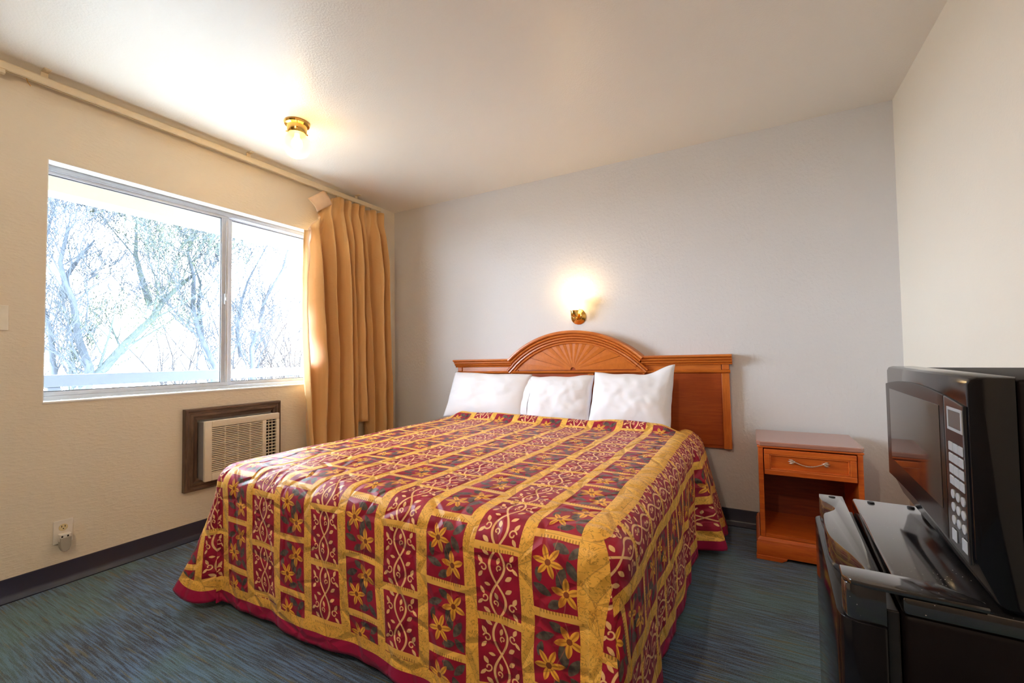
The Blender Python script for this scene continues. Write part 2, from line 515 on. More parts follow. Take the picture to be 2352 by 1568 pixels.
# vinyl cove base
def base_profile():
    return [(0.0, 0.0), (0.032, 0.0), (0.034, 0.005), (0.028, 0.011), (0.014, 0.019), (0.008, 0.030), (0.007, 0.094), (0.005, 0.100), (0.0, 0.100)]
bm = new()
sweep(bm, [(Vector((0.0005, y, 0)), Vector((1, 0, 0)), Vector((0, 0, 1))) for y in (REAR, -0.001)], base_profile())
struct(obj('baseboard_left', bm, mat_baseboard, smooth=True, angle=40), 'dark navy vinyl base under the window', 'baseboard')
bm = new()
sweep(bm, [(Vector((x, -0.0005, 0)), Vector((0, -1, 0)), Vector((0, 0, 1))) for x in (0.026, W - 0.001)], base_profile())
struct(obj('baseboard_back', bm, mat_baseboard, smooth=True, angle=40), 'dark navy vinyl base below the headboard', 'baseboard')
bm = new()
sweep(bm, [(Vector((W - 0.0005, y, 0)), Vector((-1, 0, 0)), Vector((0, 0, 1))) for y in (REAR, -0.026)], base_profile())
struct(obj('baseboard_right', bm, mat_baseboard, smooth=True, angle=40), 'dark navy vinyl base behind the fridge', 'baseboard')

# ------------------------------------------------------------------ window
win = thing('window_1', 'aluminium sliding window with two panes above the air conditioner', 'window', (0, 0, 0))
win['kind'] = 'structure'
FX0, FX1 = -0.135, -0.075
bm = new()   # painted reveal lining
t = 0.004
box(bm, FX1, -0.0005, WY0, WY1, WZ1 - t, WZ1); box(bm, FX1, -0.0005, WY0, WY0 + t, WZ0, WZ1 - t); box(bm, FX1, -0.0005, WY1 - t, WY1, WZ0, WZ1 - t)
obj('reveal', bm, mat_reveal, win)
bm = new(); box(bm, FX1, 0.004, WY0, WY1, WZ0 - 0.001, WZ0 + 0.010, 0.003)
obj('window_sill', bm, mat_reveal, win)
bm = new()
fy0, fy1, fz0, fz1 = WY0 + 0.004, WY1 - 0.004, WZ0 + 0.010, WZ1 - 0.004
box(bm, FX0, FX1, fy0, fy1, fz1 - 0.022, fz1, 0.002); box(bm, FX0, FX1 - 0.012, fy0, fy1, fz1 - 0.030, fz1 - 0.022, 0.001)
box(bm, FX0, FX1, fy0, fy1, fz0, fz0 + 0.020, 0.002)
box(bm, FX0, FX1, fy0, fy0 + 0.010, fz0 + 0.02, fz1 - 0.02, 0.002); box(bm, FX0, FX1, fy1 - 0.018, fy1, fz0 + 0.02, fz1 - 0.02, 0.002)
box(bm, FX1 - 0.008, FX1 + 0.001, fy0 + 0.01, fy1 - 0.02, fz1 - 0.028, fz1 - 0.0225, 0.001)
obj('window_frame', bm, mat_alu, win)
def sash(name, y0, y1, x0, x1, z0, z1, wl, wr, wt, wb):
    bm = new()
    box(bm, x0, x1, y0, y1, z1 - wt, z1, 0.002); box(bm, x0, x1, y0, y1, z0, z0 + wb, 0.002)
    box(bm, x0, x1, y0, y0 + wl, z0 + wb, z1 - wt, 0.002); box(bm, x0, x1, y1 - wr, y1, z0 + wb, z1 - wt, 0.002)
    if wr > 0.03:
        box(bm, x1 - 0.001, x1 + 0.006, y1 - wr * 0.45, y1 - wr * 0.12, z0 + wb, z1 - wt, 0.002)
    s = obj(name, bm, mat_alu, win)
    bm = new()
    xm = (x0 + x1) / 2
    box(bm, xm - 0.002, xm + 0.002, y0 + wl, y1 - wr, z0 + wb, z1 - wt)
    obj('pane', bm, mat_glass, s)
    bm = new(); g = 0.004
    a0, a1, b0, b1 = y0 + wl, y1 - wr, z0 + wb, z1 - wt
    box(bm, xm - 0.006, xm + 0.006, a0, a1, b1 - g, b1); box(bm, xm - 0.006, xm + 0.006, a0, a1, b0, b0 + g)
    box(bm, xm - 0.006, xm + 0.006, a1 - g, a1, b0 + g, b1 - g)
    obj('gasket', bm, mat_alu_dark, s)
    return s
s1 = sash('sash', fy0 + 0.010, -1.452, FX1 - 0.026, FX1 - 0.006, fz0 + 0.020, fz1 - 0.024, 0.006, 0.044, 0.020, 0.022)
sash('sash', -1.468, fy1 - 0.018, FX0 + 0.006, FX0 + 0.026, fz0 + 0.020, fz1 - 0.024, 0.052, 0.02, 0.012, 0.022)
bm = new(); box(bm, FX1 - 0.006, FX1 + 0.008, -1.480, -1.466, 1.43, 1.50, 0.003); box(bm, FX1 + 0.006, FX1 + 0.016, -1.478, -1.468, 1.455, 1.475, 0.002)
obj('latch', bm, mat_alu, s1)

# ------------------------------------------------------------------ curtain track
tr = thing('curtain_track', 'long cream enamelled curtain track running just under the ceiling', 'curtain track', (0.055, 0, 2.372))
bm = new()
prof = [(0.012, 0.034), (-0.012, 0.034), (-0.014, 0.030), (-0.014, 0.003), (-0.009, 0.0), (-0.004, 0.0), (-0.004, 0.006), (0.004, 0.006), (0.004, 0.0), (0.009, 0.0), (0.014, 0.003), (0.014, 0.030)]
sweep(bm, [(Vector((0, y, 0)), Vector((1, 0, 0)), Vector((0, 0, 1))) for y in (-2.62, -0.235)], prof)
obj('rail', bm, mat_rail, tr)
for y in (-2.355, -1.400, -0.500):
    bm = new()
    box(bm, -0.012, 0.040, y - 0.013, y + 0.013, 0.064, 0.068, 0.001); box(bm, -0.012, -0.006, y - 0.013, y + 0.013, 0.034, 0.064, 0.001)
    box(bm, 0.020, 0.024, y - 0.003, y + 0.003, 0.061, 0.064)
    obj('bracket', bm, mat_rail, tr)
bm = new(); box(bm, -0.012, 0.012, -2.510, -2.480, -0.018, 0.001, 0.003)
obj('carrier', bm, mat_rail, tr)
bm = new(); tube(bm, [(0.0, -2.415, 0.002), (0.002, -2.412, -0.012), (0.004, -2.402, -0.030)], 0.0016, 6)
obj('hook', bm, mat_brass, tr)

# ------------------------------------------------------------------ curtain
def curtain():
    root = thing('curtain', 'gold pleated drape bunched at the right end of the window', 'curtain', (0.09, -0.6, 0.0))
    NS, NZ = 300, 70
    bm = new()
    tl = bm.verts.layers.float.new('thin')
    ph = []
    # uneven fold phase
    acc = 0.0
    for i in range(NS + 1):
        s = i / NS
        acc += max(0.25, 1.0 + 1.0 * nz(s * 7.0, 3.1) + 0.5 * nz(s * 15.0, 8.4))
        ph.append(acc)
    ph = [p / acc for p in ph]
    rows = []
    NF = 8.5
    for j in range(NZ + 1):
        tj = j / NZ
        row = []
        for i in range(NS + 1):
            s = i / NS
            yl = -1.025 - 0.02 * sin(tj * 6.0) + 0.02 * sstep(0.75, 1.0, tj)
            yr = -0.235 + 0.105 * tj ** 0.8
            # sagging left edge where the hooks have come off
            ztop = 2.352 - 0.34 * sstep(0.36, 0.0, s) - 0.016 * abs(sin(NF * pi * ph[i]))
            zbot = 0.10 + 0.02 * nz(s * 6, 1.7)
            if 0.555 < s < 0.70: zbot += 0.44 * sstep(0.555, 0.575, s) * sstep(0.70, 0.66, s)
            z = ztop + (zbot - ztop) * tj
            y = yl + (yr - yl) * s
            p = 2 * pi * NF * ph[i]
            amp = 0.036 + 0.032 * sstep(0.0, 0.25, tj) + 0.045 * nz(s * 6, tj * 1.3, 2.2) * sstep(0, 0.2, tj)
            w = sin(p + 2.0 * nz(s * 3.0, tj * 1.5, 5.0) * sstep(0.02, 0.5, tj))
            fx = amp * (abs(w) ** 0.75) * (1 if w > 0 else -1)
            # pinch pleats near the header
            pinch = math.exp(-((tj - 0.045) / 0.03) ** 2)
            fx *= 1 - 0.45 * pinch
            fx += 0.013 * nz(s * 34, tj * 2.0, 9.0) + 0.010 * nz(s * 12, tj * 10, 4.0)
            # left edge folds forward to face the window
            ex = 0.05 * sstep(0.16, 0.0, s) * sin(pi * min(1, tj * 1.1))
            y += 0.020 * cos(p * 0.5 + 1.3) * sstep(0.0, 0.3, tj) + 0.014 * nz(s * 9, tj * 2.5, 1.0)
            x = fx - ex * 0.2
            x = max(x, -0.078)
            v = bm.verts.new((x, y + 0.6, z))
            # strip masked more translucent to put the backlit daylight streak into the cloth
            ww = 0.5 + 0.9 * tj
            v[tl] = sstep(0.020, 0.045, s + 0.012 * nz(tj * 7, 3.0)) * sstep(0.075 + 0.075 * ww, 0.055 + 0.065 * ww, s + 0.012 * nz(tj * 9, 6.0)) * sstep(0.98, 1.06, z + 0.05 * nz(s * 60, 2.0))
            row.append(v)
        rows.append(row)
    for a, b in zip(rows, rows[1:]):
        for i in range(NS):
            bm.faces.new((a[i], b[i], b[i + 1], a[i + 1]))
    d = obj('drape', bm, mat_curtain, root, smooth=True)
    md = d.modifiers.new('thickness', 'SOLIDIFY'); md.thickness = 0.003
    # stiff header corner flopped out sideways
    bm = new()
    c = [(-0.862, 2.352), (-0.800, 2.262), (-0.915, 2.176), (-0.985, 2.256)]
    n = 8; g = []
    for i in range(n + 1):
        r = []
        for j in range(n + 1):
            u, v = i / n, j / n
            y = (c[0][0] * (1 - u) + c[1][0] * u) * (1 - v) + (c[3][0] * (1 - u) + c[2][0] * u) * v
            z = (c[0][1] * (1 - u) + c[1][1] * u) * (1 - v) + (c[3][1] * (1 - u) + c[2][1] * u) * v
            r.append(bm.verts.new((0.012 + 0.02 * sin(u * 2.5) - 0.018 * v * v, y + 0.6, z)))
        g.append(r)
    for i in range(n):
        for j in range(n):
            bm.faces.new((g[i][j], g[i + 1][j], g[i + 1][j + 1], g[i][j + 1]))
    hd = obj('header_flap', bm, mat_buckram, root, smooth=True)
    hd['label'] = 'stiff peach header corner flopped out of line'
    md = hd.modifiers.new('thickness', 'SOLIDIFY'); md.thickness = 0.004
    # drapery hooks
    for y in (-0.80, -0.71, -0.62, -0.53, -0.44, -0.35, -0.27):
        bm = new(); tube(bm, [(-0.02, y + 0.6, 2.335), (-0.030, y + 0.6, 2.352), (-0.035, y + 0.6, 2.372)], 0.0018, 6)
        obj('hook', bm, mat_brass, root)
curtain()

# ------------------------------------------------------------------ air conditioner and its wooden surround
AY0, AY1 = -1.745, -1.155
ac = thing('air_conditioner', 'beige through wall air conditioner with louvred grille below the window', 'air conditioner', (0, 0, 0))
UY0, UY1, UZ0, UZ1, UX = -1.672, -1.208, 0.345, 0.700, 0.100
bm = new(); box(bm, -0.10, UX - 0.022, UY0 + 0.004, UY1 - 0.004, UZ0 + 0.004, UZ1 - 0.004, 0.004)
obj('casing', bm, mat_ac_side, ac)
gy0, gy1 = UY0 + 0.040, -1.325          # intake grille
vy0, vy1 = -1.300, UY1 - 0.022          # outlet vent
gz0, gz1 = UZ0 + 0.045, UZ1 - 0.040
bm = new()
x0, x1 = UX - 0.022, UX
box(bm, x0, x1, UY0, gy0, UZ0, UZ1, 0.004); box(bm, x0, x1, gy0, UY1, gz1, UZ1, 0.004); box(bm, x0, x1, gy0, UY1, UZ0, gz0, 0.004)
box(bm, x0, x1, gy1, vy0, gz0, gz1, 0.002); box(bm, x0, x1, vy1, UY1, gz0, gz1, 0.003)
obj('front_panel', bm, mat_ac_grille, ac, smooth=True, angle=35)
bm = new(); box(bm, x0 - 0.001, x0 + 0.003, gy0, gy1, gz0, gz1)
obj('intake_recess', bm, mat_ac_dark, ac)
bm = new()
n = 24
for k in range(n):
    z = gz0 + (k + 0.5) * (gz1 - gz0) / n
    box(bm, x0 + 0.006, x1 - 0.001, gy0, gy1, z - 0.0042, z + 0.0018, 0.0008, 1)
for k in range(1, 4):
    y = gy0 + k * (gy1 - gy0) / 4
    box(bm, x0 + 0.004, x1 - 0.006, y - 0.002, y + 0.002, gz0, gz1)
obj('intake_grille', bm, mat_ac_grille, ac)
bm = new(); box(bm, x0 - 0.001, x0 + 0.003, vy0, vy1, gz0, gz1)
obj('outlet_recess', bm, mat_dark, ac)
bm = new()
n = 13
for k in range(n):
    z = gz0 + (k + 0.5) * (gz1 - gz0) / n
    box(bm, x0 + 0.004, x1 - 0.003, vy0, vy1, z - 0.0022, z + 0.0022, 0.0008, 1)
for k in (1, 2):
    y = vy0 + k * (vy1 - vy0) / 3
    box(bm, x0 + 0.004, x1 - 0.010, y - 0.0015, y + 0.0015, gz0, gz1)
obj('outlet_vent', bm, mat_ac_grille, ac)

sr = thing('wood_surround', 'weathered brown wooden moulding framing the air conditioner', 'moulding', (0, 0, 0))
mp = [(0.0, 0.0), (0.030, 0.0), (0.034, 0.004), (0.034, 0.014), (0.028, 0.018), (0.028, 0.026), (0.032, 0.030), (0.032, 0.044), (0.024, 0.052), (0.020, 0.070), (0.0, 0.070)]
SY0, SY1, SZ0, SZ1 = AY0, AY1, 0.290, 0.775
corners = [(SY0, SZ0), (SY0, SZ1), (SY1, SZ1), (SY1, SZ0)]
inn = [(1, 1), (1, -1), (-1, -1), (-1, 1)]
for k, (nm, m_) in enumerate((('side_board', mat_trim_wood_v), ('top_board', mat_trim_wood), ('side_board', mat_trim_wood_v), ('bottom_board', mat_trim_wood))):
    a, b = k, (k + 1) % 4
    bm = new()
    wsc = 1.0 if k != 2 else 0.6
    sweep(bm, [(Vector((0.0005, corners[q][0], corners[q][1])), Vector((1, 0, 0)), Vector((0, inn[q][0] * (1.0 if not (k != 0 and False) else 1), inn[q][1]))) for q in (a, b)],
          [(p[0], p[1] * (0.72 if k == 2 else 1.0)) if k == 2 else p for p in mp])
    obj(nm, bm, m_, sr)

# ------------------------------------------------------------------ outlet, plug, switch
ot = thing('wall_outlet', 'white duplex outlet plate low on the window wall', 'outlet', (0, -2.247, 0.2475))
bm = new(); box(bm, 0.0005, 0.0065, -0.035, 0.035, -0.0555, 0.0555, 0.003)
obj('cover_plate', bm, mat_white_plastic, ot)
for z in (0.020, -0.020):
    bm = new()
    lathe(bm, [(0.0155, 0.006), (0.0165, 0.0075), (0.0155, 0.009)], 24, Matrix.Translation((0, 0, z)) @ Matrix.Rotation(pi / 2, 4, 'Y'))
    r = obj('receptacle', bm, mat_ivory, ot, smooth=True, angle=40)
    bm = new()
    for y in (-0.006, 0.006): box(bm, 0.0086, 0.0094, y - 0.0013, y + 0.0013, z + 0.001, z + 0.0095)
    lathe(bm, [(0.0026, 0.0086), (0.0026, 0.0094)], 12, Matrix.Translation((0, 0, z - 0.006)) @ Matrix.Rotation(pi / 2, 4, 'Y'))
    obj('slot', bm, mat_dark, r)
pg = thing('plug_adapter', 'greyish plug in adapter in the lower socket of the outlet', 'plug', (0.0, -2.247, 0.2275))
bm = new(); box(bm, 0.0091, 0.040, -0.021, 0.021, -0.020, 0.016, 0.004)
obj('body', bm, mat_white_plastic, pg)
bm = new()
prism(bm, [(-0.020, 0.0), (0.020, 0.0), (0.019, -0.045), (0.013, -0.062), (0.004, -0.068), (-0.004, -0.068), (-0.013, -0.062), (-0.019, -0.045)], 'x', 0.016, 0.046, 0.003)
obj('lens', bm, mat_grey_plug, pg)
bm = new()
for y in (-0.012, 0.008): box(bm, 0.0396, 0.0412, y - 0.003, y + 0.003, -0.010, 0.008)
obj('contact', bm, mat_dark, pg)

sw = thing('light_switch', 'cream switch plate on the window wall left of the window', 'light switch', (0, -2.476, 1.268))
bm = new(); box(bm, 0.0005, 0.0065, -0.036, 0.036, -0.057, 0.057, 0.003)
obj('cover_plate', bm, mat_cream_plastic, sw)
bm = new(); box(bm, 0.006, 0.009, -0.006, 0.006, -0.013, 0.013, 0.001); box(bm, 0.008, 0.019, -0.004, 0.004, 0.0, 0.009, 0.002)
obj('toggle', bm, mat_cream_plastic, sw)

# ------------------------------------------------------------------ headboard (hung a touch out of level)
hb = thing('headboard', 'cherry wood headboard with arched sunburst panel on the back wall', 'headboard', (1.790, 0, 0.955), (0, radians(-0.6), 0))
def Zl(z): return z - 0.955
XB = 1.030
yF = -0.050
bm = new()   # backing board with arched top
R, CZ = 0.766, 1.246 - 0.766
pts = [(-XB, Zl(0.462)), (XB, Zl(0.462)), (XB, Zl(1.035))]
a0 = math.asin(0.500 / (R - 0.02))
for k in range(25):
    a = a0 - 2 * a0 * k / 24
    pts.append(((R - 0.02) * sin(a), Zl(CZ + (R - 0.02) * cos(a))))
pts.append((-XB, Zl(1.035)))
prism(bm, pts, 'y', -0.001, -0.030)
obj('backing_board', bm, mat_wood_dark, hb)
crown = [(0.0, 0.0), (0.0, 0.088), (0.003, 0.093), (0.010, 0.095), (0.016, 0.090), (0.018, 0.078), (0.020, 0.074), (0.022, 0.079), (0.031, 0.078), (0.036, 0.066), (0.038, 0.062), (0.040, 0.067), (0.048, 0.065), (0.052, 0.054), (0.054, 0.050), (0.056, 0.055), (0.062, 0.052), (0.065, 0.044), (0.065, 0.0)]
ov = 0.018
for sgn in (-1, 1):
    bm = new()
    xs = [0.50, XB + ov] if sgn > 0 else [-(XB + ov), -0.50]
    sweep(bm, [(Vector((x, -0.0015, Zl(1.050))), Vector((0, 0, -1)), Vector((0, -1, 0))) for x in xs], crown)
    obj('cornice', bm, mat_wood, hb, smooth=True, angle=30)
bm = new()
arch = [(0.0, 0.0), (0.0, 0.098), (0.004, 0.102), (0.014, 0.104), (0.021, 0.098), (0.023, 0.084), (0.025, 0.080), (0.027, 0.086), (0.038, 0.084), (0.043, 0.070), (0.045, 0.066), (0.047, 0.073), (0.056, 0.073), (0.060, 0.060), (0.062, 0.055), (0.064, 0.062), (0.074, 0.064), (0.078, 0.052), (0.080, 0.048), (0.082, 0.054), (0.092, 0.053), (0.094, 0.046), (0.094, 0.0)]
fr = []
a1 = math.asin(0.520 / R)
for k in range(49):
    a = -a1 + 2 * a1 * k / 48
    fr.append((Vector((R * sin(a), -0.001, Zl(CZ + R * cos(a)))), Vector((-sin(a), 0, -cos(a))), Vector((0, -1, 0))))
sweep(bm, fr, arch)
obj('arch_moulding', bm, mat_wood, hb, smooth=True, angle=30)
# arch legs carry the moulding down to the bead rail
for sgn in (-1, 1):
    bm = new()
    nrm = Vector((sgn * sin(a1), 0, cos(a1)))
    tan = Vector((sgn * cos(a1), 0, -sin(a1)))
    p0 = Vector((sgn * R * sin(a1), -0.001, Zl(CZ + R * cos(a1))))
    small = [(a, b * 0.92) for a, b in arch if a >= 0.040] 
    small = [(0.040, 0.0)] + small
    sweep(bm, [(p0, -nrm, Vector((0, -1, 0))), (p0 + tan * 0.075, -nrm, Vector((0, -1, 0)))], small)
    obj('arch_foot', bm, mat_wood, hb, smooth=True, angle=30)
# sunburst wedges
bm = new()
RI = R - 0.090
cx, cz = 0.0, Zl(0.958)
nW = 12
amax = pi / 2
def ray_len(th):
    # distance from fan centre to inner arch along angle th (0 = up)
    dx, dz = sin(th), cos(th)
    oz = (cz - Zl(CZ))
    b = oz * dz; c_ = oz * oz - RI * RI
    return -b + sqrt(b * b - c_)
for k in range(nW):
    t0, t1 = -amax + 2 * amax * k / nW + 0.004, -amax + 2 * amax * (k + 1) / nW - 0.004
    tm = (t0 + t1) / 2
    ring0 = []; ring1 = []
    for s in range(7):
        th = t0 + (t1 - t0) * s / 6
        L = ray_len(th)
        lift = 0.0020 - 0.0018 * abs(s - 3) / 3
        ring0.append(bm.verts.new((0.02 * sin(th), -0.0385, cz + 0.02 * cos(th))))
        ring1.append(bm.verts.new((L * sin(th), -0.0385 - lift, cz + max(0.001, L * cos(th)))))
    for s in range(6):
        bm.faces.new((ring0[s], ring1[s], ring1[s + 1], ring0[s + 1]))
bmesh.ops.recalc_face_normals(bm, faces=bm.faces)
for f in bm.faces:
    if f.normal.y > 0: f.normal_flip()
r_ = bmesh.ops.extrude_face_region(bm, geom=list(bm.faces))
for v in [g for g in r_['geom'] if isinstance(g, bmesh.types.BMVert)]: v.co.y -= 0.0002
for v in bm.verts:
    pass
obj('sunburst_panel', bm, mat_wood_fan, hb)
bm = new(); box(bm, -XB + 0.045, -0.46, -0.040, -0.029, Zl(0.944), Zl(0.990)); 
obj('frieze', bm, mat_wood, hb)
bm = new(); box(bm, 0.46, XB - 0.045, -0.040, -0.029, Zl(0.944), Zl(0.990)); 
obj('frieze', bm, mat_wood, hb)
bm = new(); sweep(bm, [(Vector((x, -0.0295, Zl(0.952))), Vector((0, 0, -1)), Vector((0, -1, 0))) for x in (-XB - 0.006, XB + 0.006)],
                  [(0, 0), (0.0, 0.014), (0.004, 0.022), (0.010, 0.026), (0.016, 0.022), (0.020, 0.014), (0.020, 0.0)])
obj('bead_rail', bm, mat_wood, hb, smooth=True, angle=30)
for sgn in (-1, 1):
    bm = new(); box(bm, min(sgn * XB, sgn * (XB - 0.045)), max(sgn * XB, sgn * (XB - 0.045)), -0.052, -0.0295, Zl(0.462), Zl(0.931), 0.003)
    box(bm, min(sgn * XB, sgn * (XB - 0.040)), max(sgn * XB, sgn * (XB - 0.040)), -0.046, -0.0295, Zl(0.953), Zl(0.986), 0.002)
    obj('post', bm, mat_wood_v, hb)
bm = new(); box(bm, 0.115, 0.160, -0.046, -0.0295, Zl(0.50), Zl(0.931), 0.003)
obj('muntin', bm, mat_wood_v, hb)
bm = new(); box(bm, -XB + 0.046, 0.114, -0.037, -0.0295, Zl(0.480), Zl(0.931), 0.002)
obj('panel', bm, mat_wood_dark, hb)
bm = new(); box(bm, 0.161, XB - 0.046, -0.037, -0.0295, Zl(0.480), Zl(0.931), 0.002)
obj('panel', bm, mat_wood_dark, hb)

# ------------------------------------------------------------------ bed
BX0, BX1, BYF, BZ = 0.855, 2.660, -2.025, 0.612      # coverlet planes: left, right, foot, top
bed = thing('bed', 'king bed on a low box spring under the red and gold coverlet', 'bed', ((BX0 + BX1) / 2, -1.05, 0))
bx0, bx1, by0, by1 = BX0 + 0.035 - (BX0 + BX1) / 2, BX1 - 0.035 - (BX0 + BX1) / 2, BYF + 0.035 + 1.05, -0.075 + 1.05
bm = new(); box(bm, bx0, bx1, by0, by1, 0.335, BZ - 0.034, 0.05, 4)
obj('mattress', bm, mat_mattress, bed, smooth=True, angle=40)
bm = new(); box(bm, bx0 + 0.01, bx1 - 0.01, by0 + 0.01, by1, 0.135, 0.333, 0.012)
obj('box_spring', bm, mat_mattress, bed)
for sx in (-1, 1):
    for y in (by0 + 0.20, by1 - 0.2):
        bm = new(); box(bm, sx * 0.70 - 0.03, sx * 0.70 + 0.03, y - 0.03, y + 0.03, 0, 0.136, 0.004)
        obj('leg', bm, mat_black_satin, bed)

def coverlet():
    r = 0.085
    cx0, cx1, cy0 = BX0 + r, BX1 - r, BYF + r
    YH = -0.200                                   # head end of the flat part
    zh = 0.040
    arc = r * pi / 2
    D = arc + (BZ - r - zh)
    NA, ND = 8, 40
    rho = [arc * k / NA for k in range(NA + 1)] + [arc + (D - arc) * k / ND for k in range(1, ND + 1)]
    bm = new()
    hl = bm.verts.layers.float.new('hem')
    uvl = bm.loops.layers.uv.new('cloth')
    def RZ(p, fl):
        if p <= arc: return r * sin(p / r), r * (1 - cos(p / r))
        q = p - arc
        return r + q * fl, r + q * sqrt(max(0.05, 1 - fl * fl))
    def topz(x, y):
        z = BZ + 0.006 * nz(x * 2.3, y * 2.3) + 0.003 * nz(x * 7, y * 7, 3)
        ms = sstep(cx0 - 0.02, cx0 + 0.12, x) * sstep(cx1 + 0.03, cx1 - 0.12, x)
        lift = 0.050 * math.exp(-((y + 0.392) / 0.050) ** 2) - 0.040 * sstep(-0.385, -0.33, y)
        lift += 0.012 * nz(x * 6, 4.4) * math.exp(-((y + 0.39) / 0.07) ** 2)
        return z + lift * ms
    NX, NY = 96, 100
    xs = [cx0 + (cx1 - cx0) * i / NX for i in range(NX + 1)]
    ys = [cy0 + (YH - cy0) * j / NY for j in range(NY + 1)]
    def V(co, hem):
        v = bm.verts.new(co); v[hl] = hem; return v
    def quad(vs, uvs):
        vv = []
        for v_ in vs:
            if v_ not in vv: vv.append(v_)
        if len(vv) < 3: return
        try: f = bm.faces.new(vv)
        except ValueError: return
        f.smooth = True
        mp_ = {}
        for v_, u_ in zip(vs, uvs): mp_.setdefault(v_, u_)
        for lp in f.loops: lp[uvl].uv = mp_[lp.vert]
    top = [[V((x, y, topz(x, y)), 1.0) for y in ys] for x in xs]
    for i in range(NX):
        for j in range(NY):
            quad((top[i][j], top[i + 1][j], top[i + 1][j + 1], top[i][j + 1]), ((xs[i], ys[j]), (xs[i + 1], ys[j]), (xs[i + 1], ys[j + 1]), (xs[i], ys[j + 1])))
    def wave(p, d, seed, A):
        q = max(0.0, d - arc * 0.6) / (D - arc * 0.6)
        return A * q * (0.6 * nz(p * 4.2, seed, q * 0.6) + 0.5 * nz(p * 9.0, seed + 5, q * 0.9))
    # foot skirt
    foot = [[top[i][0]] for i in range(NX + 1)]
    for i, x in enumerate(xs):
        for p in rho[1:]:
            e = min(i, NX - i) / NX
            fl = -0.03
            Rr, Z = RZ(p, fl)
            w = wave(x, p, 1.0, 0.034) * sstep(0, 0.06, e)
            zb = top[i][0].co.z
            foot[i].append(V((x, cy0 - Rr - w, zb - Z), D - p))
    for i in range(NX):
        for k in range(len(rho) - 1):
            quad((foot[i][k], foot[i][k + 1], foot[i + 1][k + 1], foot[i + 1][k]),
                 ((xs[i], cy0 - rho[k]), (xs[i], cy0 - rho[k + 1]), (xs[i + 1], cy0 - rho[k + 1]), (xs[i + 1], cy0 - rho[k])))
    # side skirts
    sides = {}
    for sg, ci, cx in ((-1, 0, cx0), (1, NX, cx1)):
        grid = [[top[ci][j]] for j in range(NY + 1)]
        for j, y in enumerate(ys):
            for p in rho[1:]:
                fl = 0.02
                Rr, Z = RZ(p, fl)
                q = max(0.0, p - arc * 0.5) / (D - arc * 0.5)
                e = j / NY
                w = wave(y, p, 11.0 + sg, 0.040) * sstep(0, 0.06, e)
                if sg > 0:      # flared out towards the headboard with a sharp pleat
                    w += q ** 0.9 * 0.105 * sstep(-0.585, -0.535, y) + 0.02 * q * sstep(-0.9, -0.6, y) - 0.03 * q * math.exp(-((y + 0.60) / 0.03) ** 2)
                grid[j].append(V((cx + sg * (Rr + w), y, top[ci][j].co.z - Z * (1 - 0.03 * (sg > 0) * sstep(-0.62, -0.4, y))), D - p))
        for j in range(NY):
            for k in range(len(rho) - 1):
                quad((grid[j][k], grid[j][k + 1], grid[j + 1][k + 1], grid[j + 1][k]),
                     ((cx + sg * rho[k], ys[j]), (cx + sg * rho[k + 1], ys[j]), (cx + sg * rho[k + 1], ys[j + 1]), (cx + sg * rho[k], ys[j + 1])))
        sides[sg] = grid
    # corner fans: the loose corner of the cloth hangs in a ridge
    NP = 40
    for sg, ci, cx in ((-1, 0, cx0), (1, NX, cx1)):
        peak = 0.60 if sg < 0 else 0.46
        gpk = 0.36 if sg < 0 else 0.17
        cols = []
        for a in range(NP + 1):
            t_ = a / NP
            if a == 0: cols.append(foot[ci]); continue
            if a == NP: cols.append(sides[sg][0]); continue
            phi = t_ * pi / 2
            colv = [top[ci][0]]
            zb = top[ci][0].co.z
            rr = t_ / peak if t_ < peak else (1 - t_) / (1 - peak)
            g = gpk * (rr ** 1.5)
            if sg < 0: g -= 0.10 * math.exp(-((t_ - 0.16) / 0.08) ** 2)
            else: g -= 0.03 * math.exp(-((t_ - 0.72) / 0.08) ** 2)
            for p in rho[1:]:
                q = max(0.0, p - arc * 0.3) / (D - arc * 0.3)
                fl = 0.02 + g * (0.55 + 0.45 * q)
                Rr, Z = RZ(p, fl)
                colv.append(V((cx + sg * Rr * sin(phi), cy0 - Rr * cos(phi), zb - Z), D - p))
            cols.append(colv)
        def fan(t_, side):
            # cloth angle shown on either face of the ridge; the rest is tucked inside the fold
            lim = radians(26) if sg < 0 or side else radians(15)
            return (t_ / peak) * lim if side == 0 else pi / 2 - ((1 - t_) / (1 - peak)) * lim
        for a in range(NP):
            side = 0 if (a + 0.5) / NP < peak else 1
            f0, f1 = fan(a / NP, side), fan((a + 1) / NP, side)
            def uv(p, f): return (cx + sg * p * sin(f), cy0 - p * cos(f))
            for k in range(len(rho) - 1):
                quad((cols[a][k], cols[a][k + 1], cols[a + 1][k + 1], cols[a + 1][k]), (uv(rho[k], f0), uv(rho[k + 1], f0), uv(rho[k + 1], f1), uv(rho[k], f1)))
    bmesh.ops.recalc_face_normals(bm, faces=bm.faces)
    if sum(f.normal.z for f in bm.faces) < 0:
        bmesh.ops.reverse_faces(bm, faces=bm.faces)
    o = obj('coverlet', bm, mat_quilt)
    for p in o.data.polygons: p.use_smooth = True
    md = o.modifiers.new('thickness', 'SOLIDIFY'); md.thickness = 0.010; md.offset = -1
    tag(o, 'quilted maroon and gold patchwork print coverlet draped over the bed', 'coverlet')
coverlet()

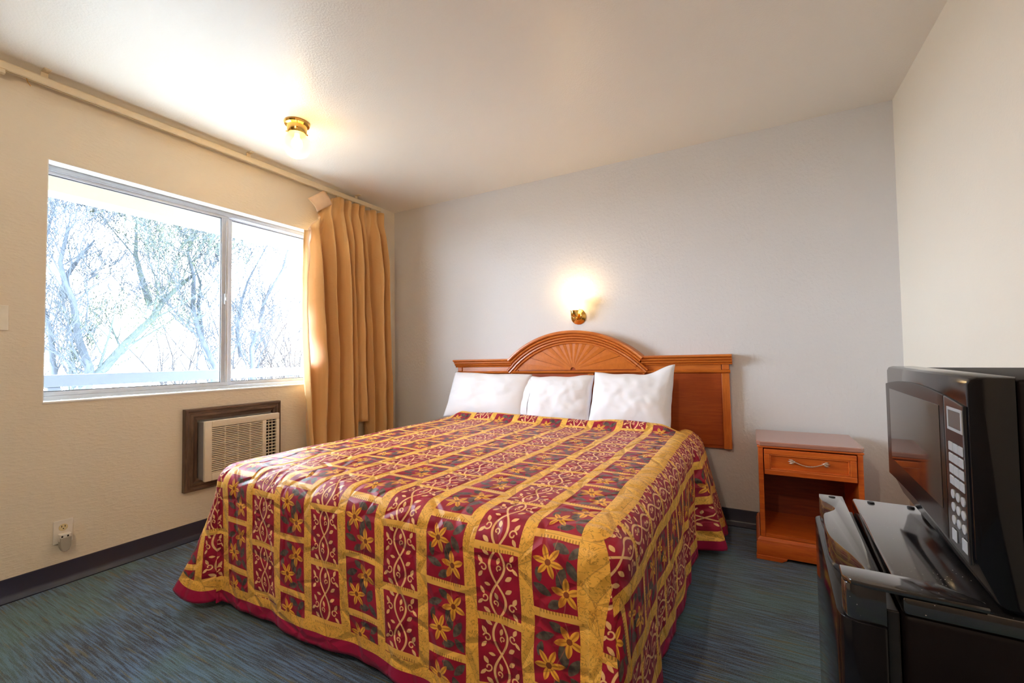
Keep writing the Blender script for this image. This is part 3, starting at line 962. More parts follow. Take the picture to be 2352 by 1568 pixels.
# ------------------------------------------------------------------ pillows
def pillow(label, loc, w, h, T, rot, seed, ear=None, hemside=None):
    n = 44
    bm = new()
    grids = []
    for face in (1, -1):
        g = []
        for i in range(n + 1):
            row = []
            for j in range(n + 1):
                u, v = -1 + 2 * i / n, -1 + 2 * j / n
                prof = max(0.0, (1 - abs(u) ** 2.6)) ** 0.55 * max(0.0, (1 - abs(v) ** 2.4)) ** 0.55
                x = w / 2 * u * (1 - 0.045 * (1 - v * v) ** 2 * 0 - 0.035 * (1 - v ** 2) )
                z = h / 2 * v * (1 - 0.050 * (1 - u ** 2))
                x += 0.004 * nz(u * 3, v * 3, seed)
                z += 0.010 * nz(u * 2.2, seed, v) * (1 if v > 0 else 0.4)
                t = T / 2 * prof
                t += prof * (0.012 * nz(u * 2.3 + seed, v * 2.3) + 0.006 * nz(u * 6 + seed, v * 5, 2))
                y = -face * t
                if ear and u * ear[0] > 0.3 and v > 0.3:
                    k = sstep(0.62, 1.0, (u * ear[0] + v) / 2)
                    z += ear[1] * k; x += ear[0] * ear[2] * k; y += -0.02 * k
                row.append((x, y, z))
            g.append(row)
        grids.append(g)
    vs = {}
    def gv(f, i, j):
        edge = i in (0, n) or j in (0, n)
        key = (0 if edge else f, i, j)
        if key not in vs: vs[key] = bm.verts.new(grids[f][i][j])
        return vs[key]
    for f in (0, 1):
        for i in range(n):
            for j in range(n):
                q = [gv(f, i, j), gv(f, i + 1, j), gv(f, i + 1, j + 1), gv(f, i, j + 1)]
                bm.faces.new(q if f == 0 else q[::-1])
    bmesh.ops.recalc_face_normals(bm, faces=bm.faces)
    root = thing('pillow', label, 'pillow', loc, rot, 'white pillows on the bed')
    obj('cushion', bm, mat_linen, root, smooth=True)
    if hemside:
        # open end of the pillowcase: a soft loose band of cloth past the filling
        bm = new(); m_ = 24; k_ = 6
        rows = []
        for a in range(m_):
            th = 2 * pi * a / m_
            rw = []
            for b in range(k_ + 1):
                q = b / k_
                zz = h / 2 * 0.80 * cos(th); yy = (T * 0.16 + 0.012 * nz(th * 2, seed)) * sin(th) * (1 + 0.25 * q)
                rw.append(bm.verts.new((hemside * (w / 2 * 0.955 - 0.03 + 0.070 * q + 0.010 * nz(zz * 9, q * 2, seed)), yy - 0.006 * q, zz * (1 + 0.03 * q))))
            rows.append(rw)
        for a in range(m_):
            for b in range(k_):
                bm.faces.new((rows[a][b], rows[(a + 1) % m_][b], rows[(a + 1) % m_][b + 1], rows[a][b + 1]))
        bmesh.ops.recalc_face_normals(bm, faces=bm.faces)
        obj('case_hem', bm, mat_linen, root, smooth=True)
    return root
LEAN = radians(-24)
pillow('white pillow at the window side of the bed, widest of the three', (1.160, -0.232, 0.762), 0.70, 0.38, 0.17, (LEAN, radians(1.5), radians(1)), 1.3, hemside=1)
pillow('white pillow with a cross crease, between the two other pillows', (1.742, -0.222, 0.752), 0.505, 0.37, 0.16, (LEAN, radians(-1.5), radians(-1)), 4.7)
pillow('white pillow with an upturned corner, on the nightstand side', (2.250, -0.232, 0.765), 0.53, 0.39, 0.17, (LEAN, radians(0.5), radians(-2)), 8.2, ear=(1, 0.055, 0.0))

# ------------------------------------------------------------------ wall sconce
sc = thing('wall_sconce', 'small brass wall lamp with lit glass shade above the headboard', 'lamp', (1.828, 0, 1.350))
bm = new(); lathe(bm, [(0.0, 0.0005), (0.058, 0.0005), (0.058, 0.006), (0.052, 0.011), (0.046, 0.012), (0.040, 0.018), (0.020, 0.022), (0.0, 0.023)], 40, Matrix.Rotation(pi / 2, 4, 'X'), cap=False)
obj('backplate', bm, mat_brass, sc, smooth=True, angle=40)
bm = new(); tube(bm, [(0, -0.018, -0.005), (0, -0.045, -0.022), (0, -0.075, -0.022), (0, -0.088, -0.006)], 0.008, 12)
obj('arm', bm, mat_brass, sc, smooth=True)
bm = new(); lathe(bm, [(0.0, -0.012), (0.018, -0.010), (0.026, 0.0), (0.027, 0.034), (0.031, 0.036), (0.031, 0.040), (0.0, 0.040)], 32, Matrix.Translation((0, -0.088, 0)), cap=False)
obj('socket_cup', bm, mat_brass, sc, smooth=True, angle=40)
bm = new()
prof = [(0.026, 0.041), (0.032, 0.050), (0.044, 0.070), (0.052, 0.095), (0.056, 0.120), (0.060, 0.140)]
nf = 64
rings = []
for rr, zz in prof:
    rings.append([bm.verts.new(((rr + 0.0015 * sin(16 * 2 * pi * k / nf)) * cos(2 * pi * k / nf), -0.088 + (rr + 0.0015 * sin(16 * 2 * pi * k / nf)) * sin(2 * pi * k / nf), zz)) for k in range(nf)])
for a, b in zip(rings, rings[1:]):
    for k in range(nf): bm.faces.new((a[k], a[(k + 1) % nf], b[(k + 1) % nf], b[k]))
o = obj('glass_shade', bm, mat_shade, sc, smooth=True)
md = o.modifiers.new('thickness', 'SOLIDIFY'); md.thickness = 0.003
bm = new(); lathe(bm, [(0.0, 0.040), (0.012, 0.042), (0.014, 0.060), (0.024, 0.082), (0.026, 0.096), (0.020, 0.112), (0.008, 0.120), (0.0, 0.121)], 24, Matrix.Translation((0, -0.088, 0)), cap=False)
obj('bulb', bm, mat_bulb, sc, smooth=True)

def lamp(name, loc, power, col, size, parent=None):
    l = bpy.data.lights.new(name, 'POINT'); l.energy = power; l.color = col; l.shadow_soft_size = size
    o = bpy.data.objects.new(name, l); o.location = loc
    C.objects.link(o)
    if parent is not None: o.parent = parent
    return o
WARM = (1.0, 0.66, 0.30)
lamp('bulb_light', (0, -0.095, 0.150), 0.75, WARM, 0.03, sc)

# ------------------------------------------------------------------ ceiling globe lamps (same fitting, one added unseen behind the camera to light the room)
def globe(label, x, y, power, col):
    cl = thing('ceiling_lamp', label, 'lamp', (x, y, H), (0, 0, 0), 'brass globe lamps on the ceiling')
    bm = new(); lathe(bm, [(0.0, -0.0005), (0.068, -0.0005), (0.070, -0.006), (0.066, -0.016), (0.054, -0.022), (0.052, -0.060), (0.048, -0.066), (0.0, -0.066)], 40, cap=False)
    obj('canopy', bm, mat_brass, cl, smooth=True, angle=40)
    for k in range(3):
        a = 2 * pi * k / 3 - 0.6
        bm = new(); lathe(bm, [(0.0035, 0.050), (0.0035, 0.060), (0.005, 0.061), (0.005, 0.066)], 10, Matrix.Translation((0, 0, -0.046)) @ Matrix.Rotation(a, 4, 'Z') @ Matrix.Rotation(pi / 2, 4, 'Y'))
        obj('thumbscrew', bm, mat_brass, cl)
    bm = new()
    prof = [(0.045, -0.058), (0.046, -0.066)]
    for k in range(19):
        a = radians(35 + (180 - 35) * k / 18)
        prof.append((max(0.0006, 0.076 * sin(a)), -0.132 + 0.076 * cos(a)))
    lathe(bm, prof, 48, cap=False)
    o = obj('glass_globe', bm, mat_globe, cl, smooth=True)
    bm = new(); lathe(bm, [(0.0, -0.066), (0.013, -0.067), (0.014, -0.085), (0.028, -0.110), (0.030, -0.128), (0.022, -0.146), (0.0, -0.154)], 24, cap=False)
    obj('bulb', bm, mat_bulb, cl, smooth=True)
    lamp('bulb_light', (0, 0, -0.160), power, col, 0.035, cl)
globe('lit brass globe lamp on the ceiling in front of the window', 0.66, -1.474, 3.6, (1.0, 0.72, 0.36))
globe('added brass globe fill lamp on the ceiling behind the camera', 2.30, -3.75, 84.0, (1.0, 0.81, 0.63))  # added fill light, out of view

# ------------------------------------------------------------------ nightstand
NX0, NX1, ND_ = 2.957, 3.402, 0.395
ns = thing('nightstand', 'cherry wood nightstand with one drawer and open shelf, right of the bed', 'nightstand', ((NX0 + NX1) / 2, -0.030, 0))
hw = (NX1 - NX0) / 2
zt = 0.604
bm = new()
prism(bm, [(-hw - 0.004, -0.001), (hw + 0.004, -0.001), (hw + 0.004, -ND_ + 0.02), (hw - 0.012, -ND_ - 0.012), (-hw + 0.012, -ND_ - 0.012), (-hw - 0.004, -ND_ + 0.02)], 'z', zt - 0.022, zt, 0.004)
o = obj('top', bm, mat_night_top, ns)
bm = new(); box(bm, -hw, hw, -ND_ - 0.006, -0.004, zt - 0.032, zt - 0.0225, 0.003)
obj('edge_moulding', bm, mat_night, ns)
for sg in (-1, 1):
    bm = new(); xa, xb = sorted((sg * (hw - 0.004), sg * (hw - 0.026)))
    box(bm, xa, xb, -ND_, -0.004, 0.112, zt - 0.0325, 0.002)
    obj('side_panel', bm, mat_night, ns)
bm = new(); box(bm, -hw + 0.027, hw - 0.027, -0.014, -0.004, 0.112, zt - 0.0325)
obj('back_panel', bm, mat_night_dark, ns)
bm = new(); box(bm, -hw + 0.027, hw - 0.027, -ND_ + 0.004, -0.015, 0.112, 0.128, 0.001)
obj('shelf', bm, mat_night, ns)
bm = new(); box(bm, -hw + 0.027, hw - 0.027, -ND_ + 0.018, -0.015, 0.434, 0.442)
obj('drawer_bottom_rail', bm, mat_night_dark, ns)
# drawer with a recessed panel and bow pull
dz0, dz1, dx = 0.436, 0.566, hw - 0.030
bm = new()
yb, yf_ = -ND_ + 0.014, -ND_ - 0.008
fw = 0.026
box(bm, -dx, dx, yf_, yb, dz1 - fw, dz1, 0.003); box(bm, -dx, dx, yf_, yb, dz0, dz0 + fw, 0.003)
box(bm, -dx, -dx + fw, yf_, yb, dz0 + fw, dz1 - fw, 0.003); box(bm, dx - fw, dx, yf_, yb, dz0 + fw, dz1 - fw, 0.003)
bd = 0.006
box(bm, -dx + fw, dx - fw, yf_ + 0.002, yb, dz1 - fw - bd, dz1 - fw, 0.002); box(bm, -dx + fw, dx - fw, yf_ + 0.002, yb, dz0 + fw, dz0 + fw + bd, 0.002)
box(bm, -dx + fw, -dx + fw + bd, yf_ + 0.002, yb, dz0 + fw + bd, dz1 - fw - bd, 0.002); box(bm, dx - fw - bd, dx - fw, yf_ + 0.002, yb, dz0 + fw + bd, dz1 - fw - bd, 0.002)
box(bm, -dx + fw + bd, dx - fw - bd, yb - 0.010, yb, dz0 + fw + bd, dz1 - fw - bd)
dr = obj('drawer', bm, mat_night, ns)
bm = new()
zc = (dz0 + dz1) / 2 + 0.006
pts = []; rad = []
for k in range(25):
    u = -1 + 2 * k / 24
    pts.append((u * 0.062, yb - 0.026 - 0.010 * (1 - u * u), zc - 0.016 * (1 - u * u) ** 1.2 + 0.006))
    rad.append(0.0026 + (0.0016 * (cos(u * 40) * 0.5 + 0.5) if abs(u) < 0.22 else 0.0))
tube(bm, pts, rad, 8)
for sg in (-1, 1):
    for dy, dz in ((0.012, 0.010), (0.016, 0.000), (0.012, -0.011)):
        tube(bm, [(sg * 0.058, yb - 0.026, zc + 0.005), (sg * (0.066 + dy * 0.4), yb - 0.024, zc + 0.005 + dz * 0.7), (sg * (0.072 + dy), yb - 0.019, zc + 0.005 + dz)], [0.002, 0.0058, 0.0012], 8)
    tube(bm, [(sg * 0.060, yb - 0.026, zc + 0.005), (sg * 0.060, yb - 0.006, zc + 0.005)], 0.004, 8)
obj('drawer_pull', bm, mat_bronze, dr, smooth=True)
# plinth
bm = new()
pl = [(0.0, 0.022), (0.016, 0.022), (0.018, 0.028), (0.018, 0.084), (0.014, 0.090), (0.014, 0.098), (0.008, 0.106), (0.0, 0.112)]
yl = -ND_
c4 = [Vector((-hw + 0.002, -0.006, 0)), Vector((-hw + 0.002, yl, 0)), Vector((hw - 0.002, yl, 0)), Vector((hw - 0.002, -0.006, 0))]
ou = [Vector((-1, 0, 0)), Vector((-1, -1, 0)), Vector((1, -1, 0)), Vector((1, 0, 0))]
sweep(bm, [(c, o_, Vector((0, 0, 1))) for c, o_ in zip(c4, ou)], pl)
box(bm, -hw + 0.004, hw - 0.004, yl + 0.002, -0.008, 0.024, 0.110)
obj('plinth', bm, mat_night, ns, smooth=True, angle=35)
for sg in (-1, 1):
    bm = new()
    prism(bm, [(sg * (hw + 0.018), 0.0), (sg * (hw - 0.095), 0.0), (sg * (hw - 0.115), 0.012), (sg * (hw - 0.120), 0.0215), (sg * (hw + 0.018), 0.0215)], 'y', yl - 0.020, yl + 0.012, 0.002)
    obj('foot', bm, mat_night, ns)
    bm = new(); xa, xb = sorted((sg * (hw + 0.016), sg * (hw - 0.03)))
    box(bm, xa, xb, -0.06, -0.008, 0.0, 0.0215)
    obj('foot', bm, mat_night, ns)

# ------------------------------------------------------------------ mini fridge (door faces the bed)
FZ = 0.731
fr_ = thing('mini_fridge', 'glossy black mini fridge with scooped door handles, under the microwave', 'fridge', (3.053, -2.270, 0), (0, 0, radians(-2.4)))
FW, FD = 0.470, 0.545
bm = new(); box(bm, 0.068, FD, 0.004, FW, 0.03, FZ - 0.028, 0.008, 3)
obj('cabinet', bm, mat_black_side, fr_, smooth=True, angle=40)
bm = new(); box(bm, 0.066, FD + 0.002, 0.0, FW + 0.002, FZ - 0.0275, FZ - 0.001, 0.006, 3)
obj('worktop', bm, mat_fridge_top, fr_, smooth=True, angle=40)
bm = new(); box(bm, 0.050, 0.065, 0.012, FW - 0.01, 0.05, FZ - 0.03, 0.002)
obj('door_gasket', bm, mat_black_satin, fr_)
# door: lower panel with rounded edges
def rr_outline(x0, x1, y0, y1, r, n=8):
    p = []
    for cx_, cy_, a0_ in ((x1 - 0.003, y1 - 0.003, 0), (x0 + r, y1 - r, 90), (x0 + r, y0 + r, 180), (x1 - 0.003, y0 + 0.003, 270)):
        r_ = r if a0_ in (90, 180) else 0.003
        for k in range(n + 1):
            a = radians(a0_ + 90 * k / n)
            p.append((cx_ + r_ * cos(a), cy_ + r_ * sin(a)))
    return p
bm = new(); prism(bm, rr_outline(-0.006, 0.049, -0.004, FW + 0.004, 0.030), 'z', 0.05, FZ - 0.050, 0.002)
door = obj('door', bm, mat_black_gloss, fr_, smooth=True, angle=35)
# scalloped top trim of the door: two scooped handle recesses
edge = [(0.004, FW - 0.002), (0.003, FW - 0.030), (0.006, FW - 0.050), (0.016, FW - 0.072), (0.024, FW - 0.092), (0.024, FW - 0.110), (0.014, FW - 0.130), (0.003, FW - 0.150), (0.000, FW - 0.180),
        (-0.001, 0.240), (0.000, 0.205), (0.004, 0.180), (0.012, 0.155), (0.022, 0.125), (0.030, 0.095), (0.034, 0.075), (0.034, 0.058), (0.028, 0.046), (0.016, 0.040), (0.006, 0.034), (0.002, 0.026), (0.001, 0.016), (0.006, 0.005), (0.016, 0.000)]
# smooth it with a Catmull-Rom pass
def crom(P, m=5):
    out = []
    for i in range(len(P) - 1):
        p0, p1, p2, p3 = P[max(i - 1, 0)], P[i], P[i + 1], P[min(i + 2, len(P) - 1)]
        for k in range(m):
            t_ = k / m
            out.append(tuple(0.5 * (2 * p1[d] + (p2[d] - p0[d]) * t_ + (2 * p0[d] - 5 * p1[d] + 4 * p2[d] - p3[d]) * t_ ** 2 + (3 * p1[d] - p0[d] - 3 * p2[d] + p3[d]) * t_ ** 3) for d in (0, 1)))
    out.append(P[-1])
    return out
poly = crom(edge) + [(0.049, 0.0), (0.049, FW)]
bm = new(); prism(bm, poly, 'z', FZ - 0.0495, FZ, 0.0015)
obj('handle_trim', bm, mat_fridge_top, door, smooth=True, angle=35)
for xx, par_ in ((0.028, door), (0.098, fr_), (0.165, fr_), (0.225, fr_)):
    bm = new(); lathe(bm, [(0.0065, 0.0), (0.0065, 0.0008), (0.005, 0.0014)], 16, Matrix.Translation((xx, FW - 0.016, FZ - (0.0 if par_ is door else 0.001))))
    obj('screw_cap', bm, mat_black_satin, par_)
# hinge cover closing the gap between door and cabinet at the near end
bm = new()
prism(bm, [(0.001, 0.046), (0.001, 0.012), (0.010, -0.002), (0.030, -0.006), (0.150, -0.006), (0.150, 0.010), (0.110, 0.046)], 'z', FZ + 0.0005, FZ + 0.008, 0.002)
obj('hinge_cover', bm, mat_fridge_top, fr_, smooth=True, angle=35)
for sx in (0.09, FD - 0.05):
    for sy in (0.04, FW - 0.04):
        bm = new(); lathe(bm, [(0.016, 0.0), (0.018, 0.004), (0.018, 0.031)], 16, Matrix.Translation((sx, sy, 0)))
        obj('foot', bm, mat_black_satin, fr_)

# ------------------------------------------------------------------ microwave on the fridge
mwx, mwy = 3.190, -2.284
mw = thing('microwave', 'black microwave with pale keypad standing on top of the mini fridge', 'microwave', (mwx, mwy, FZ + 0.0005), (0, 0, radians(-3.2)))
MW, MD, MH = 0.527, 0.370, 0.300
for sx in (0.05, MD - 0.05):
    for sy in (0.05, MW - 0.05):
        bm = new(); lathe(bm, [(0.012, 0.0), (0.012, 0.010)], 16, Matrix.Translation((sx, sy, 0)))
        obj('foot', bm, mat_black_satin, mw)
MZ0 = 0.010
def frame_prism(bm):
    # front frame: rounded top edge, lower lip tapering back underneath
    p = [(0.0455, MZ0 - 0.001), (0.026, MZ0 - 0.001), (0.020, MZ0 + 0.004), (0.001, MZ0 + 0.052), (0.0, MZ0 + 0.058), (0.0, MH - 0.010), (0.003, MH - 0.003), (0.010, MH), (0.0455, MH)]
    prism(bm, p, 'y', 0.0, MW, 0.006)
bm = new(); box(bm, 0.046, MD, 0.003, MW - 0.003, MZ0, MH - 0.003, 0.006, 3)
obj('casing', bm, mat_black_side, mw, smooth=True, angle=40)
bm = new(); prism(bm, [(MW, 0)], 'x', 0, 1) if False else frame_prism(bm)
obj('front_frame', bm, mat_black_gloss, mw, smooth=True, angle=40)
# raised lens shaped fascia: door and control panel share arched top and bottom edges
KP = 0.088                         # keypad width at the near end
def arc_top(y): 
    u = (y - MW / 2) / (MW / 2); return MH - 0.024 - 0.016 * u * u
def arc_bot(y):
    u = (y - MW / 2) / (MW / 2); return MZ0 + 0.052 - 0.006 * u * u
def fascia(y0, y1, n=14):
    p = [(y0 + (y1 - y0) * k / n, arc_bot(y0 + (y1 - y0) * k / n)) for k in range(n + 1)]
    p += [(y1 + (y0 - y1) * k / n, arc_top(y1 + (y0 - y1) * k / n)) for k in range(n + 1)]
    return p
bm = new(); prism(bm, fascia(KP + 0.002, MW - 0.006), 'x', -0.0035, 0.0012, 0.0015)
dm = obj('door', bm, mat_oven_door, mw, smooth=True, angle=30)
bm = new(); box(bm, -0.0042, -0.0030, KP + 0.022, MW - 0.050, MZ0 + 0.088, MH - 0.048, 0.0006)
obj('door_window', bm, mat_black_glass, dm)
bm = new(); prism(bm, fascia(0.006, KP), 'x', -0.0035, 0.0012, 0.0015)
cp = obj('control_panel', bm, mat_keypad, mw, smooth=True, angle=30)
bm = new()
ky0, ky1 = 0.008, 0.069
dzt = 0.255
for a in ((ky0, ky1, dzt - 0.004, dzt), (ky0, ky1, dzt - 0.032, dzt - 0.028), (ky0, ky0 + 0.005, dzt - 0.028, dzt - 0.004), (ky1 - 0.005, ky1, dzt - 0.028, dzt - 0.004)):
    box(bm, -0.0047, -0.0031, *a)
obj('display_frame', bm, mat_key, cp)
bm = new(); box(bm, -0.0043, -0.0031, ky0 + 0.0055, ky1 - 0.0055, dzt - 0.0275, dzt - 0.0045)
obj('display', bm, mat_lcd, cp)
kw = (ky1 - ky0) / 3
z = 0.2065
for r in range(4):
    for c_ in range(3):
        bm = new(); y = ky0 + c_ * kw
        box(bm, -0.0050, -0.0031, y + 0.0016, y + kw - 0.0016, z - 0.0130, z - 0.0005, 0.0008, 1)
        obj('button', bm, mat_key, cp)
    z -= 0.0158
z -= 0.004
for r in range(3):
    for c_ in range(3):
        bm = new(); y = ky0 + (c_ + 0.5) * kw
        lathe(bm, [(1.0, 0.0031), (1.0, 0.0046), (0.8, 0.0050)], 14, Matrix.Translation((0, y, z - 0.006)) @ Matrix.Scale(-1, 4, (1, 0, 0)) @ Matrix.Rotation(pi / 2, 4, 'Y') @ Matrix.Diagonal((0.0062, 0.0078, 1, 1)))
        bmesh.ops.recalc_face_normals(bm, faces=bm.faces)
        obj('button', bm, mat_key, cp)
    z -= 0.0180
for y0_, y1_ in ((ky0, ky0 + kw), (ky1 - kw, ky1)):
    bm = new(); box(bm, -0.0050, -0.0031, y0_ + 0.001, y1_ - 0.001, z - 0.018, z - 0.001, 0.001, 1)
    obj('button', bm, mat_key, cp)

# ------------------------------------------------------------------ outside the window
bm = new(); box(bm, -1.75, -0.145, -6.0, 4.0, -0.25, -0.12)
tag(obj('walkway_slab', bm, mat_walkway), 'pale concrete walkway outside the window', 'walkway', kind='structure')
ev = thing('eave', 'cream painted soffit and beam seen through the top of the window', 'eave', (0, 0, 0))
bm = new(); box(bm, -1.60, -0.145, -6.0, 4.0, 2.46, 2.54)
obj('soffit', bm, mat_eave, ev)
bm = new(); box(bm, -1.36, -1.20, -6.0, 4.0, 2.225, 2.459, 0.01)
obj('beam', bm, mat_beam, ev)
rl = thing('balcony_railing', 'slate blue walkway railing low in the window view', 'railing', (-1.5, 0, 0))
bm = new(); box(bm, -0.05, 0.05, -6.0, 4.0, 0.885, 0.972, 0.006)
obj('top_rail', bm, mat_railing, rl)
bm = new(); box(bm, -0.03, 0.03, -6.0, 4.0, -0.02, 0.03, 0.004)
obj('bottom_rail', bm, mat_railing, rl)
for k in range(6):
    y = -5.6 + k * 1.85
    bm = new(); box(bm, -0.035, 0.035, y - 0.035, y + 0.035, -0.12, 0.884, 0.004)
    obj('post', bm, mat_railing, rl)
bm = new(); box(bm, -60, -1.80, -40, 40, -3.2, -3.0)
struct(obj('ground', bm, mat_ground), 'dry winter ground beyond the walkway', 'ground')

def branch(bm, p, d, L, r, lev, rnd, buds):
    n = 4 if lev > 0 else 3
    pts = [p]; rad = [r]
    q = p.copy(); dd = d.copy()
    kids = []
    for k in range(n):
        dd = (dd + Vector((rnd.uniform(-1, 1), rnd.uniform(-1, 1), rnd.uniform(-0.5, 0.9))) * 0.22).normalized()
        q = q + dd * (L / n)
        pts.append(q.copy()); rad.append(max(0.0030, r * (1 - 0.75 * (k + 1) / n)))
        if lev > 0:
            for _ in range(1 if k == 0 else 2):
                if rnd.random() < 0.80: kids.append((q.copy(), dd.copy(), rad[-1]))
    tube(bm, pts, rad, 5 if lev > 1 else 4, cap=False)
    if buds is not None and lev <= 1:
        for _ in range(1):
            c = pts[rnd.randint(1, n)] + Vector((rnd.uniform(-1, 1), rnd.uniform(-1, 1), rnd.uniform(-1, 1))) * 0.05
            s = rnd.uniform(0.007, 0.016)
            vs = [buds.verts.new(c + Vector(e) * s) for e in ((1, 0, 0), (0, 1, 0), (-1, 0, 0), (0, -1, 0), (0, 0, 1.4), (0, 0, -1.4))]
            for a, b in ((0, 1), (1, 2), (2, 3), (3, 0)):
                buds.faces.new((vs[a], vs[b], vs[4])); buds.faces.new((vs[b], vs[a], vs[5]))
    for (kp, kd, kr) in kids:
        sd = Vector((rnd.uniform(-1, 1), rnd.uniform(-1, 1), rnd.uniform(-0.35, 0.9)))
        nd = (kd * 0.75 + sd * 0.75).normalized()
        branch(bm, kp, nd, L * rnd.uniform(0.5, 0.75), max(0.004, kr * 0.62), lev - 1, rnd, buds)

def tree(label, seed, trunks, r0, m, x=-7.0, lev=3, with_buds=False):
    rnd = random.Random(seed)
    base = trunks[0][0]
    root = thing('bare_tree', label, 'tree', (x, base[0], -3.0), group='bare winter trees outside the window')
    o = Vector((x, base[0], -3.0))
    tb, bb = new(), new()
    ub = new() if with_buds else None
    for ti, tl in enumerate(trunks):
        P = [Vector((x + 0.25 * nz(seed, i * 0.7, ti) - 0.35 * ti, y, z)) - o for i, (y, z) in enumerate(tl)]
        if ti == 0:
            P = [Vector((0.0, (P[0].y) * 0.3, -0.02)), Vector((0.05, P[0].y * 0.6, 1.6))] + P
        rr = [r0 * (1.0 if ti == 0 else 0.62) * (1 - 0.72 * i / (len(P) - 1)) for i in range(len(P))]
        tube(tb, P, rr, 9)
        for i in range(2, len(P)):
            dd = (P[i] - P[i - 1]).normalized()
            for _ in range(2 if i < len(P) - 1 else 4):
                sd = Vector((rnd.uniform(-1, 1), rnd.uniform(-1, 1), rnd.uniform(-0.2, 1)))
                branch(bb, P[i] - dd * rnd.uniform(0, 0.2), (dd * 0.6 + sd * 0.8).normalized(), rnd.uniform(0.8, 1.4), rr[i] * 0.34, lev, rnd, ub)
    obj('trunk', tb, m, root, smooth=True)
    obj('branches', bb, m, root, smooth=True)
    if ub is not None: obj('buds', ub, mat_bud, root)['kind'] = 'stuff'
tree('bare tree with forked trunk rising at the left of the window', 11, [[(-0.05, 0.3), (-0.05, 0.96), (-0.11, 1.44), (-0.25, 2.09), (-0.36, 2.33), (-0.39, 2.72), (-0.30, 3.33)], [(-0.26, 2.16), (-0.21, 2.54), (-0.10, 2.85), (0.12, 3.24)]], 0.085, mat_bark)
tree('thin bare tree cut off by the left edge of the window', 12, [[(-0.28, 0.6), (-0.33, 1.58), (-0.43, 2.0), (-0.45, 2.43), (-0.47, 3.0), (-0.36, 3.68)]], 0.055, mat_bark, x=-7.6)
tree('mossy leaning tree slanting across the left pane', 13, [[(-0.25, 0.45), (0.15, 0.95), (0.54, 1.42), (0.87, 1.88), (1.04, 2.23), (1.37, 2.61), (1.56, 2.82)], [(0.97, 2.14), (0.83, 2.62), (0.72, 3.09), (0.74, 3.76)]], 0.10, mat_bark_moss, with_buds=True)
tree('bare double trunk tree just left of the window mullion', 14, [[(1.96, 0.4), (1.94, 0.94), (1.86, 1.31), (1.65, 1.66), (1.56, 2.19), (1.50, 2.72), (1.46, 3.25), (1.59, 3.72)], [(1.90, 1.49), (1.81, 2.22), (1.83, 2.68), (1.72, 3.12)]], 0.075, mat_bark)
tree('bare tree with fanning limbs in the right pane', 15, [[(2.75, 0.4), (2.75, 0.92), (2.73, 1.31), (2.96, 1.97), (3.08, 2.44), (3.38, 3.21), (3.66, 3.8)], [(2.70, 1.12), (2.62, 1.7), (2.68, 2.4), (2.85, 2.92), (3.27, 3.82)]], 0.070, mat_bark)
# far thicket
def thicket():
    rnd = random.Random(5)
    bm = new()
    for k in range(60):
        y = rnd.uniform(-2.0, 11.0); x = rnd.uniform(-15, -11)
        p = Vector((x, y, -3.0)); hgt = rnd.uniform(4.2, 6.5)
        pts = [p]; lean = rnd.uniform(-0.5, 0.5)
        for j in range(9):
            lean = max(-0.8, min(0.8, lean + rnd.uniform(-0.35, 0.35)))
            pts.append(pts[-1] + Vector((rnd.uniform(-.1, .1), lean * hgt / 9, hgt / 9)))
        tube(bm, pts, [0.045 - 0.0042 * j for j in range(10)], 5, cap=False)
        for j in range(7):
            branch(bm, pts[3 + int(j * 0.9)], Vector((rnd.uniform(-1, 1), rnd.uniform(-1, 1), 0.8)).normalized(), 1.4, 0.016, 2, rnd, None)
    tag(obj('thicket', bm, mat_twig), 'hazy thicket of thin bare twigs far behind the trees', 'thicket', kind='stuff')
thicket()

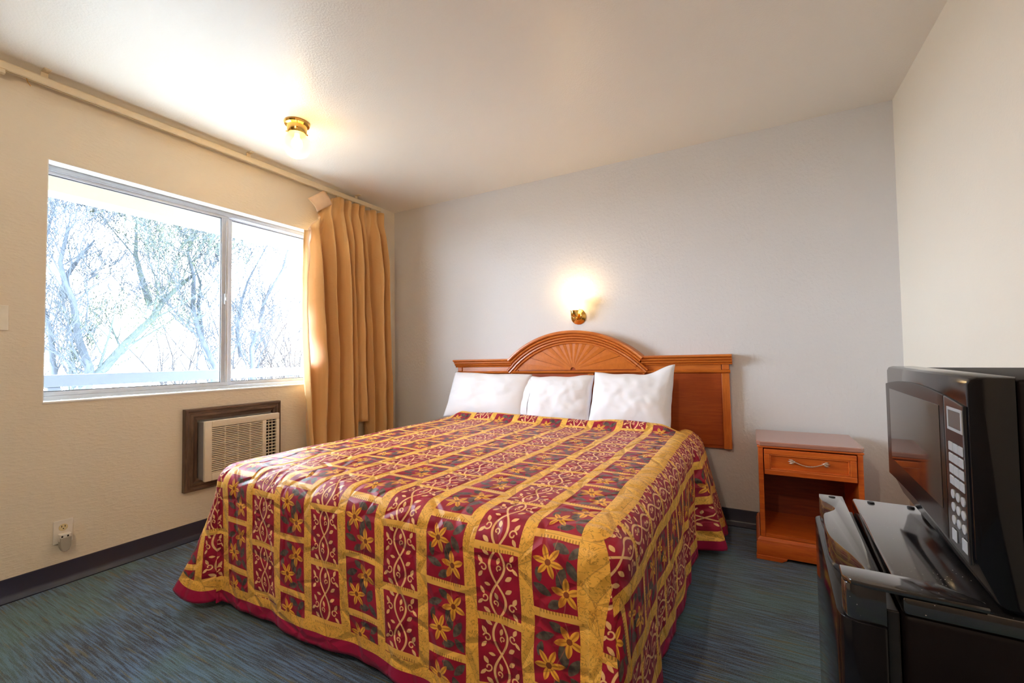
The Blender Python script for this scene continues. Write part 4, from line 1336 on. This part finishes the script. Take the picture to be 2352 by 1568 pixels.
# ------------------------------------------------------------------ sky, daylight
wd = bpy.data.worlds.new('overcast_sky'); bpy.context.scene.world = wd
wd.use_nodes = True
nt = wd.node_tree
bg = nt.nodes['Background']
tc = nt.nodes.new('ShaderNodeTexCoord'); sp = nt.nodes.new('ShaderNodeSeparateXYZ'); rp = nt.nodes.new('ShaderNodeValToRGB')
nt.links.new(tc.outputs['Generated'], sp.inputs[0]); nt.links.new(sp.outputs[2], rp.inputs[0])
rp.color_ramp.elements[0].color = (0.76, 0.88, 1.0, 1); rp.color_ramp.elements[1].color = (0.72, 0.86, 1.0, 1)
nt.links.new(rp.outputs[0], bg.inputs[0])
bg.inputs[1].default_value = 12.5
# sampling portal in the window opening (gives no light of its own)
al = bpy.data.lights.new('window_portal', 'AREA'); al.shape = 'RECTANGLE'; al.size = WY1 - WY0; al.size_y = WZ1 - WZ0
al.cycles.is_portal = True
ao = bpy.data.objects.new('window_portal', al); ao.location = (-0.15, (WY0 + WY1) / 2, (WZ0 + WZ1) / 2)
ao.rotation_euler = (pi / 2, 0, -pi / 2)
C.objects.link(ao)

# ------------------------------------------------------------------ camera
f, yaw, pitch, roll, cx, cy, ch = 1000.403, -0.50332, 0.03322, -0.01318, 2.94758, -3.06417, 1.06612
cyw, syw, cp_, sp_ = cos(yaw), sin(yaw), cos(pitch), sin(pitch)
fwd = Vector((syw * cp_, cyw * cp_, sp_)); right = Vector((cyw, -syw, 0)); up = right.cross(fwd)
r2 = right * cos(roll) + up * sin(roll); u2 = -right * sin(roll) + up * cos(roll)
cam = bpy.data.cameras.new('camera'); co = bpy.data.objects.new('camera', cam)
cam.sensor_fit = 'HORIZONTAL'; cam.sensor_width = 36.0; cam.lens = 36.0 * f / 2352.0; cam.clip_start = 0.02
Mx = Matrix((( r2.x, u2.x, -fwd.x, cx), (r2.y, u2.y, -fwd.y, cy), (r2.z, u2.z, -fwd.z, ch), (0, 0, 0, 1)))
co.matrix_world = Mx
C.objects.link(co)
sc_ = bpy.context.scene
sc_.camera = co
sc_.view_settings.view_transform = 'Standard'; sc_.view_settings.look = 'None'
sc_.view_settings.gamma = 1.0; sc_.view_settings.use_curve_mapping = False
sc_.view_settings.exposure = 1.62
sc_.cycles.max_bounces = 9; sc_.cycles.diffuse_bounces = 5; sc_.cycles.transparent_max_bounces = 16
sc_.cycles.sample_clamp_indirect = 10.0
